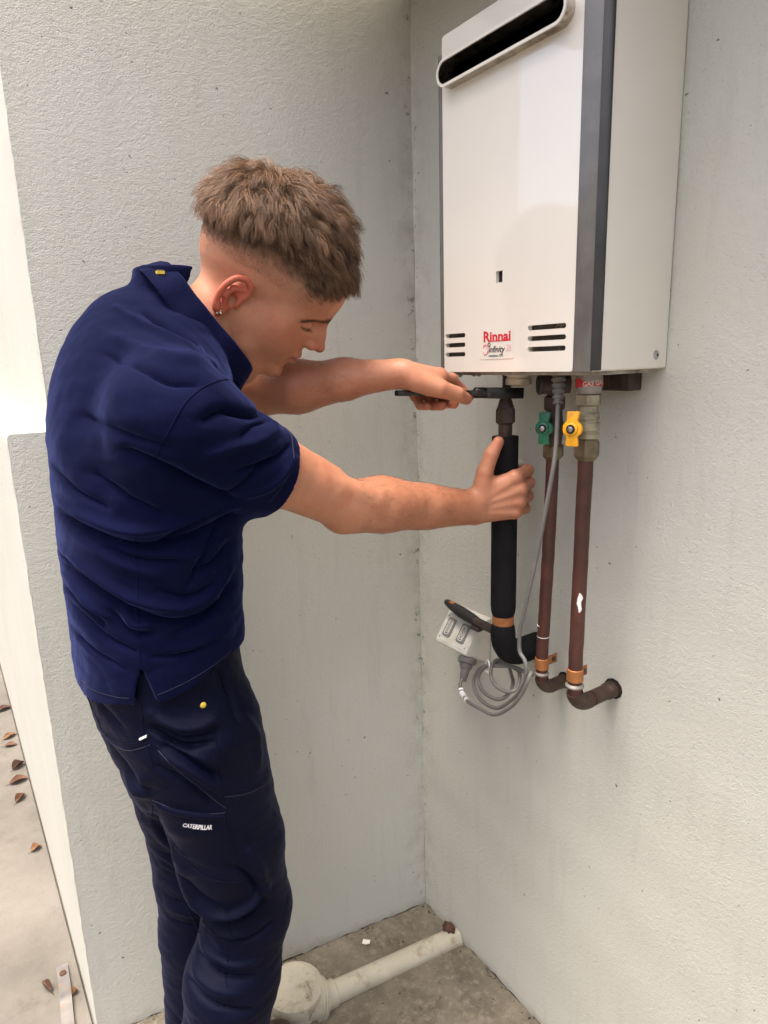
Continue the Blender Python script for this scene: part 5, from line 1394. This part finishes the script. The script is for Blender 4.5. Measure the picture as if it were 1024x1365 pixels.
def fabric(name, col, col2, weave, rough, sheen):
    n = N(name)
    c = n.mix(n.ramp(n.noise(6, 4), 0.3, 0.7), col, col2)
    c = n.mix(n.math('MULTIPLY', n.ramp(n.noise(900, 2), 0.5, 0.75), 0.35), c, tuple(min(1, v * 1.9) for v in col2[:3]) + (1,))
    c = n.mix(n.math('MULTIPLY', n.ramp(n.noise(310, 1), 0.78, 0.81), 0.25), c, (0.13, 0.14, 0.20, 1))
    h_ = n.math('ADD', n.noise(weave, 2), n.math('MULTIPLY', n.noise(70, 2), 1.2))
    n.set(color=c, rough=rough, spec=0.06, sheen=sheen, sheenr=0.32, normal=n.bump(h_, 0.35, 0.0016))
    n.b.inputs['Sheen Tint'].default_value = (0.25, 0.33, 0.95, 1)
    return n.m
M['polo'] = fabric('navy cotton knit', (0.0022, 0.0034, 0.0185, 1), (0.0030, 0.0046, 0.025, 1), 1000, 0.9, 0.17)
M['twill'] = fabric('dark navy twill', (0.0020, 0.0026, 0.0105, 1), (0.0030, 0.0038, 0.0150, 1), 1100, 0.52, 0.05)
M['thread'] = simple('navy thread', (0.0055, 0.0075, 0.027, 1), 0.8)
M['thread2'] = simple('pale navy thread', (0.055, 0.062, 0.12, 1), 0.7)

TZ = [0.94, 1.05, 1.15, 1.25, 1.35, 1.42, 1.50, 1.56, 1.62]
TXC = [-0.709, -0.709, -0.707, -0.704, -0.700, -0.694, -0.676, -0.652, -0.634]
TA = [0.126, 0.126, 0.127, 0.130, 0.131, 0.126, 0.110, 0.085, 0.050]
TB = [0.180, 0.178, 0.180, 0.186, 0.192, 0.190, 0.155, 0.095, 0.055]
def loft(P, Z, XC, A_, B_, yc, ex=2.3):
    z = P[:, 2]
    xc = np.interp(z, Z, XC); a = np.interp(z, Z, A_); b = np.interp(z, Z, B_)
    q = ((np.abs(P[:, 0] - xc) / a) ** ex + (np.abs(P[:, 1] - yc) / b) ** ex) ** (1 / ex)
    return ((q - 1) * np.minimum(a, b) * 0.92).astype(f32)
def plane_cut(d, P, o, n_): return np.maximum(d, ((P - o) @ np.asarray(n_, f32)))
TR_ = 0.52
def shirt_sdf(P):
    d = loft(P, TZ, TXC, TA, TB, -0.23)
    d = np.maximum(d, P[:, 2] - 1.66)
    d = smin(d, ell(P, (-0.712, -0.23, 1.43), (0.112, 0.17, 0.17)), 0.03)
    d = smin(d, ell(P, (-0.694, -0.22, 1.515), (0.082, 0.095, 0.115)), 0.03)
    d = smin(d, rcone(P, (-0.655, -0.270, 1.560), (-0.702, -0.395, 1.468), 0.042, 0.062), 0.035)
    d = smin(d, rcone(P, (-0.650, -0.195, 1.575), (-0.705, -0.060, 1.485), 0.048, 0.066), 0.035)
    d = smin(d, rcone(P, (-0.615, -0.24, 1.530), (-0.65, -0.24, 1.48), 0.058, 0.09), 0.03)
    u = (ER - SR) / np.linalg.norm(ER - SR)
    e = SR + (ER - SR) * f32(TR_)
    s = rcone(P, SR, SR + (ER - SR) * f32(0.66), 0.0735, 0.0585)
    s = plane_cut(s, P, e, u * f32(0.97) + A3(0.08, 0, 0.10))
    # flared edge of the sleeve and the opening round the arm
    s = np.maximum(s, -np.maximum(arm_cache(P) - 0.0028, -((P - e) @ u) - 0.016))
    d = smin(d, s, 0.065)
    u2 = (EL - SL) / np.linalg.norm(EL - SL)
    e2 = SL + (EL - SL) * f32(0.50)
    s2 = plane_cut(rcone(P, SL, SL + (EL - SL) * f32(0.7), 0.076, 0.060), P, e2, u2)
    d = smin(d, s2, 0.026)
    # hem: longer behind, notch at the side seam
    x, y, z = P[:, 0], P[:, 1], P[:, 2]
    hz = np.where(x < -0.772, 1.030 + 0.022 * sstep(-0.85, -0.79, x) + 0.0 * x, 1.056 + 0.038 * sstep(-0.76, -0.64, x))
    d = np.maximum(d, hz - z)
    notch = np.maximum(np.maximum(np.abs(x + 0.772) - 0.012 * np.clip((1.112 - z) / 0.05, 0, 1.2) , z - 1.112), y + 0.33)
    d = np.maximum(d, -notch)
    # neck opening
    d = np.maximum(d, -rcone(P, (-0.610, -0.238, 1.560), (-0.52, -0.262, 1.66), 0.068, 0.075))
    return d
def arm_cache(P): return rcone(P, SR, ER, 0.058, 0.0430) if False else np.minimum(chain(P, [SR, SR + (ER - SR) * f32(0.5), ER], [0.058, 0.0485, 0.0405], 0.02), rcone(P, SR + (ER - SR) * f32(0.35) + A3(0.012, 0, 0.014), SR + (ER - SR) * f32(0.80) + A3(0.010, 0, 0.012), 0.036, 0.030)).astype(f32)
def pants_sdf(P):
    d = loft(P, [0.80, 0.88, 0.95, 1.02, 1.09], [-0.680, -0.685, -0.698, -0.706, -0.708], [0.098, 0.108, 0.117, 0.119, 0.114], [0.160, 0.168, 0.172, 0.170, 0.165], -0.232, 2.3)
    d = np.maximum(d, 0.84 - P[:, 2])
    d = np.maximum(d, P[:, 2] - 1.10)
    r_ = chain(P, [A3(-0.688, -0.325, 0.95), A3(-0.652, -0.330, 0.74), A3(-0.633, -0.335, 0.60), A3(-0.672, -0.335, 0.48), A3(-0.698, -0.335, 0.36), A3(-0.720, -0.335, 0.07)], [0.100, 0.087, 0.072, 0.079, 0.074, 0.072], 0.02)
    l_ = chain(P, [A3(-0.690, -0.140, 0.95), A3(-0.672, -0.140, 0.74), A3(-0.664, -0.140, 0.55), A3(-0.668, -0.140, 0.42), A3(-0.690, -0.140, 0.07)], [0.098, 0.085, 0.076, 0.076, 0.074], 0.02)
    g = np.minimum(r_, l_)
    g = smin(r_, l_, 0.008)
    d = smin(d, g, 0.030)
    return np.maximum(d, 0.05 - P[:, 2])

def polydist(x, z, pts):
    """distance to a polyline in side elevation and taper towards its ends"""
    best = np.full(len(x), 9.0); tt = np.zeros(len(x))
    L_ = np.cumsum([0] + [math.dist(a, b) for a, b in zip(pts[:-1], pts[1:])])
    for i, (a, b) in enumerate(zip(pts[:-1], pts[1:])):
        ax, az = a; bx, bz = b
        dx, dz = bx - ax, bz - az
        t = np.clip(((x - ax) * dx + (z - az) * dz) / (dx * dx + dz * dz), 0, 1)
        d = np.hypot(x - ax - t * dx, z - az - t * dz)
        s = (L_[i] + t * (L_[i + 1] - L_[i])) / L_[-1]
        m_ = d < best
        best = np.where(m_, d, best); tt = np.where(m_, s, tt)
    return best, np.sin(np.pi * np.clip(0.12 + 0.76 * tt, 0, 1)) ** 0.7

def cloth(V, Q, folds, gain, seed, low, crease, wr=0.70):
    N_ = vnormals(V, Q)
    near = sstep(0.25, -0.35, N_[:, 1]) * sstep(-0.16, -0.26, V[:, 1])
    d = np.zeros(len(V))
    for pts, a, w in folds:
        q, tp = polydist(V[:, 0], V[:, 2], catmull_xz(pts))
        d += gain * a * (0.75 * np.exp(-(q / (w * wr)) ** 2) if a > 0 else 1.8 * np.exp(-(q / (w * 0.50)))) * tp * near
    warp = V + 0.02 * np.stack([fnoise(V, 14, seed + 1, 2), fnoise(V, 14, seed + 2, 2), fnoise(V, 14, seed + 3, 2)], 1)
    rg = 1 - np.abs(fnoise(warp * np.array([1, 1, 1.9]), 30, seed + 21, 2)); rg2 = 1 - np.abs(fnoise(warp * np.array([1.2, 1, 1.5]) + 0.3, 55, seed + 25, 2))
    d -= crease * sstep(1.36, 1.22, V[:, 2]) * (np.clip(rg, 0, 1) ** 5 + 0.5 * np.clip(rg2, 0, 1) ** 6) * (0.35 + 0.65 * sstep(-0.2, 0.5, fnoise(V, 9, seed + 31, 1)))
    d += low * (0.6 * fnoise(warp, 26, seed, 2) + 0.6 * (1 - near) * fnoise(warp * np.array([1, 1, 2.2]), 34, seed + 5, 2))
    d += 0.0009 * fnoise(warp * np.array([1, 1, 1.6]), 120, seed + 9, 2)
    return V + N_ * d[:, None]
def catmull_xz(pts): return [tuple(p) for p in catmull([np.array(p) for p in pts], 5)]

vs_, qs_ = mesh_sdf(shirt_sdf, (-0.88, -0.55, 1.00), (-0.44, 0.06, 1.68), 0.0029)
vs_ = cloth(relax(vs_, qs_, 4, 0.5), qs_, SHIRT_FOLDS, 2.3, 40, 0.0012, 0.0014, 0.60)
shirt = quads_obj('polo_shirt', vs_, qs_, M['polo'], person)
shirt['label'] = 'navy short-sleeved polo shirt hanging loose'
vp_, qp_ = mesh_sdf(pants_sdf, (-0.86, -0.46, 0.03), (-0.50, 0.0, 1.12), 0.0032)
vp_ = cloth(relax(vp_, qp_, 2, 0.5), qp_, PANTS_FOLDS, 2.6, 60, 0.0018, 0.0030, 0.55)
pants = quads_obj('work_trousers', vp_, qp_, M['twill'], person)
pants['label'] = 'dark navy work trousers with cargo pocket'
bvs = bvh_of(vs_, qs_); bvp = bvh_of(vp_, qp_)

def cast(bv, x, z):
    h_ = bv.ray_cast(Vector((x, -1.2, z)), Vector((0, 1, 0)))
    return (h_[0], h_[1]) if h_[0] is not None else (None, None)
def ribbon(name, pts, width, bv, lift, mat, parent, dash=None):
    P_ = []
    cp_ = catmull([np.array(p) for p in pts], 10)
    for p in cp_:
        l0, n0 = cast(bv, p[0], p[1])
        if l0 is not None: P_.append((np.array(l0), np.array(n0) if n0[1] < 0 else -np.array(n0)))
    if len(P_) < 3: return None
    V = []; F = []
    for i, (l0, n0) in enumerate(P_):
        t = P_[min(i + 1, len(P_) - 1)][0] - P_[max(i - 1, 0)][0]
        t /= np.linalg.norm(t) + 1e-9
        s = np.cross(n0, t)
        for sg, lf in ((-1, -0.0006), (-0.6, lift), (0.6, lift), (1, -0.0006)): V.append(l0 + s * sg * width / 2 + n0 * lf)
    for i in range(len(P_) - 1):
        for k in range(3): F.append((i * 4 + k, i * 4 + k + 1, i * 4 + 5 + k, i * 4 + 4 + k))
    return mk(name, V, F, mat, parent, True)
def patch(name, corners, bv, lift, mat, parent, nu_=14, nv_=12):
    """raised panel following the cloth: corners in side elevation, top-left first"""
    a, b, c_, d_ = [np.array(p) for p in corners]
    V = []; F = []
    for i in range(nu_ + 1):
        for j in range(nv_ + 1):
            u, v = i / nu_, j / nv_
            p = (a * (1 - u) + b * u) * (1 - v) + (d_ * (1 - u) + c_ * u) * v
            l0, n0 = cast(bv, p[0], p[1])
            if l0 is None: return None
            n0 = np.array(n0) if n0[1] < 0 else -np.array(n0)
            edge = min(u, 1 - u, v, 1 - v)
            V.append(np.array(l0) + n0 * (lift if edge > 0 else -0.0006))
    for i in range(nu_):
        for j in range(nv_):
            q = i * (nv_ + 1) + j
            F.append((q, q + 1, q + nv_ + 2, q + nv_ + 1))
    return mk(name, V, F, mat, parent, True)

# seams of the shirt
ribbon('sleeve_seam', SLEEVE_SEAM, 0.0030, bvs, 0.0008, M['polo'], shirt)
ribbon('side_seam', SIDE_SEAM, 0.0030, bvs, 0.0007, M['polo'], shirt)
for p in HEM: ribbon('hem_stitch', p, 0.0012, bvs, 0.0005, M['thread'], shirt)
# stitch line round the sleeve edge
u = ((ER - SR) / np.linalg.norm(ER - SR)).astype(float)
a_, b_, _ = frame(u)
o_ = (SR + (ER - SR) * f32(TR_)).astype(float) - u * 0.020
pts = []
for t in np.linspace(0, 2 * math.pi, 61):
    dr = a_ * math.cos(t) + b_ * math.sin(t)
    h_ = bvs.ray_cast(Vector(o_ + dr * 0.2), Vector(-dr))
    if h_[0] is not None and (Vector(o_) - h_[0]).length < 0.066: pts.append(np.array(h_[0]) + dr * 0.0002)
if len(pts) > 10: tube('sleeve_stitch', pts, 0.0006, M['thread'], shirt, 5)

# ---- polo collar: stand inside, leaf folded down outside
CN = np.array([0.84, -0.03, 0.54]); CN /= np.linalg.norm(CN)
C1_ = np.array([0.52, -0.10, -0.85]); C1_ -= CN * (C1_ @ CN); C1_ /= np.linalg.norm(C1_)
C2_ = np.cross(CN, C1_)
CCN = np.array([-0.598, -0.243, 1.600])
prof = [(-0.004, -0.038), (-0.005, -0.020), (-0.004, -0.004), (-0.001, 0.001), (0.003, 0.001), (0.006, -0.004), (0.0105, -0.020), (0.0150, -0.040), (0.0135, -0.0415), (0.008, -0.030), (0.003, -0.016)]
NPH = 72
V = []; F = []
for i in range(NPH + 1):
    ph = math.radians(12) + (2 * math.pi - math.radians(24)) * i / NPH      # open at the throat
    la, lb = (0.080 if math.cos(ph) < 0 else 0.116), 0.062
    rad_ = C1_ * math.cos(ph) * la + C2_ * math.sin(ph) * lb
    on = C1_ * math.cos(ph) / la + C2_ * math.sin(ph) / lb; on /= np.linalg.norm(on)
    front = (1 + math.cos(ph)) / 2
    wv = 0.0015 * math.sin(5 * ph) + 0.001 * math.sin(11 * ph)
    for (pr, pz) in prof:
        kk = 1.0 + 0.25 * front
        V.append(CCN + rad_ + on * (pr * (1 + 0.5 * front) + wv) + CN * (pz * kk + 0.010 * math.cos(2 * ph) * 0 + 0.012 * front * front - 0.011 * abs(math.sin(ph)) ** 2))
m_ = len(prof)
for i in range(NPH):
    for k in range(m_):
        F.append((i * m_ + k, i * m_ + (k + 1) % m_, (i + 1) * m_ + (k + 1) % m_, (i + 1) * m_ + k))
F.append(tuple(range(m_))); F.append(tuple(NPH * m_ + k for k in range(m_ - 1, -1, -1)))
bm = bmesh.new()
bvv = [bm.verts.new(tuple(v)) for v in V]
for f in F: bm.faces.new([bvv[i] for i in f])
bmesh.ops.recalc_face_normals(bm, faces=bm.faces)
bmesh.ops.subdivide_edges(bm, edges=bm.edges, cuts=1, use_grid_fill=True, smooth=0.6)
collar = from_bm('collar', bm, M['polo'], shirt, True)
# little woven tag under the back of the collar
M['ytag'] = simple('yellow woven tag', (0.62, 0.45, 0.05, 1), 0.6)
M['btag'] = simple('black woven tag', (0.012, 0.012, 0.012, 1), 0.7)
tb = np.array([-0.6620, -0.2850, 1.6440])
tg = box('neck_tag', tb + np.array([-0.006, -0.004, -0.007]), tb + np.array([0.004, 0.004, 0.007]), M['btag'], shirt, bev=0.0006)
box('tag_stripe', tb + np.array([-0.0063, -0.0045, 0.001]), tb + np.array([0.0043, 0.0045, 0.0055]), M['ytag'], tg)

# ---- trouser details
for k in ('cargo_top', 'cargo_top2', 'cargo_right', 'cargo_bot', 'cargo_left', 'diag', 'diag2', 'knee', 'knee2', 'legseam', 'backpocket', 'backpocket2', 'calf', 'frontseam', 'side', 'frontpocket'):
    ribbon('seam', ST[k], 0.0016 if k in ('cargo_top2', 'diag2', 'knee2', 'backpocket2', 'calf') else 0.0034, bvp, 0.0009, M['twill'] if k not in ('cargo_top2', 'diag2', 'knee2', 'cargo_top', 'backpocket2') else M['thread'], pants)
ct = ST['cargo_top']; cb_ = ST['cargo_bot']
patch('cargo_pocket', (ct[0], ct[2], cb_[2], cb_[0]), bvp, 0.0022, M['twill'], pants)
patch('pocket_flap', (ct[0], ct[2], (ct[2][0] + 0.002, ct[2][1] - 0.014), (ct[0][0] + 0.002, ct[0][1] - 0.014)), bvp, 0.0040, M['twill'], pants, 14, 4)
M['whiteprint'] = simple('white woven label', (0.72, 0.72, 0.74, 1), 0.6, var=0.05)
def on_pants(p):
    l0, n0 = cast(bvp, p.x, p.z)
    return Vector(l0) + Vector((0, -0.0036, 0))
tx0, tx1 = LABEL_XZ
d_ = Vector((tx1[0] - tx0[0], 0, tx1[1] - tx0[1])); wl = d_.length; d_.normalize()
text('pocket_label', 'CATERPILLAR', 0.0105, (tx0[0], -0.5, tx0[1] - 0.004), d_, Vector((0, -1, 0)).cross(d_) * (1 if Vector((0, -1, 0)).cross(d_).z > 0 else -1), M['whiteprint'], pants, bold=0.035, width=wl, project=on_pants)
l0, n0 = cast(bvp, *BUTTON_XZ)
lathe('rivet', np.array(l0) - np.array([0, 0.0005, 0]), (0, -1, 0.1), [(0.0042, 0), (0.0046, 0.0008), (0.0036, 0.0018), (0.0020, 0.0022)], M['ytag'], pants, 18)
t0, t1 = TAG_XZ
ribbon('pocket_tag', [t0, ((t0[0] + t1[0]) / 2, (t0[1] + t1[1]) / 2), t1], 0.0042, bvp, 0.0025, M['whiteprint'], pants)
# boots, below the picture
M['boot'] = simple('brown work boot', (0.06, 0.035, 0.02, 1), 0.6)
def boot_sdf(y_):
    def f(P):
        d = rcone(P, (-0.700, y_, 0.16), (-0.700, y_, 0.07), 0.050, 0.050)
        d = smin(d, rcone(P, (-0.715, y_, 0.050), (-0.530, y_ - 0.010, 0.044), 0.046, 0.042), 0.03)
        return np.maximum(d, 0.008 - P[:, 2])
    return f
for y_ in (-0.335, -0.140):
    vb_, qb_ = mesh_sdf(boot_sdf(y_), (-0.79, y_ - 0.08, 0.0), (-0.46, y_ + 0.08, 0.24), 0.006)
    quads_obj('boot', vb_, qb_, M['boot'], person)
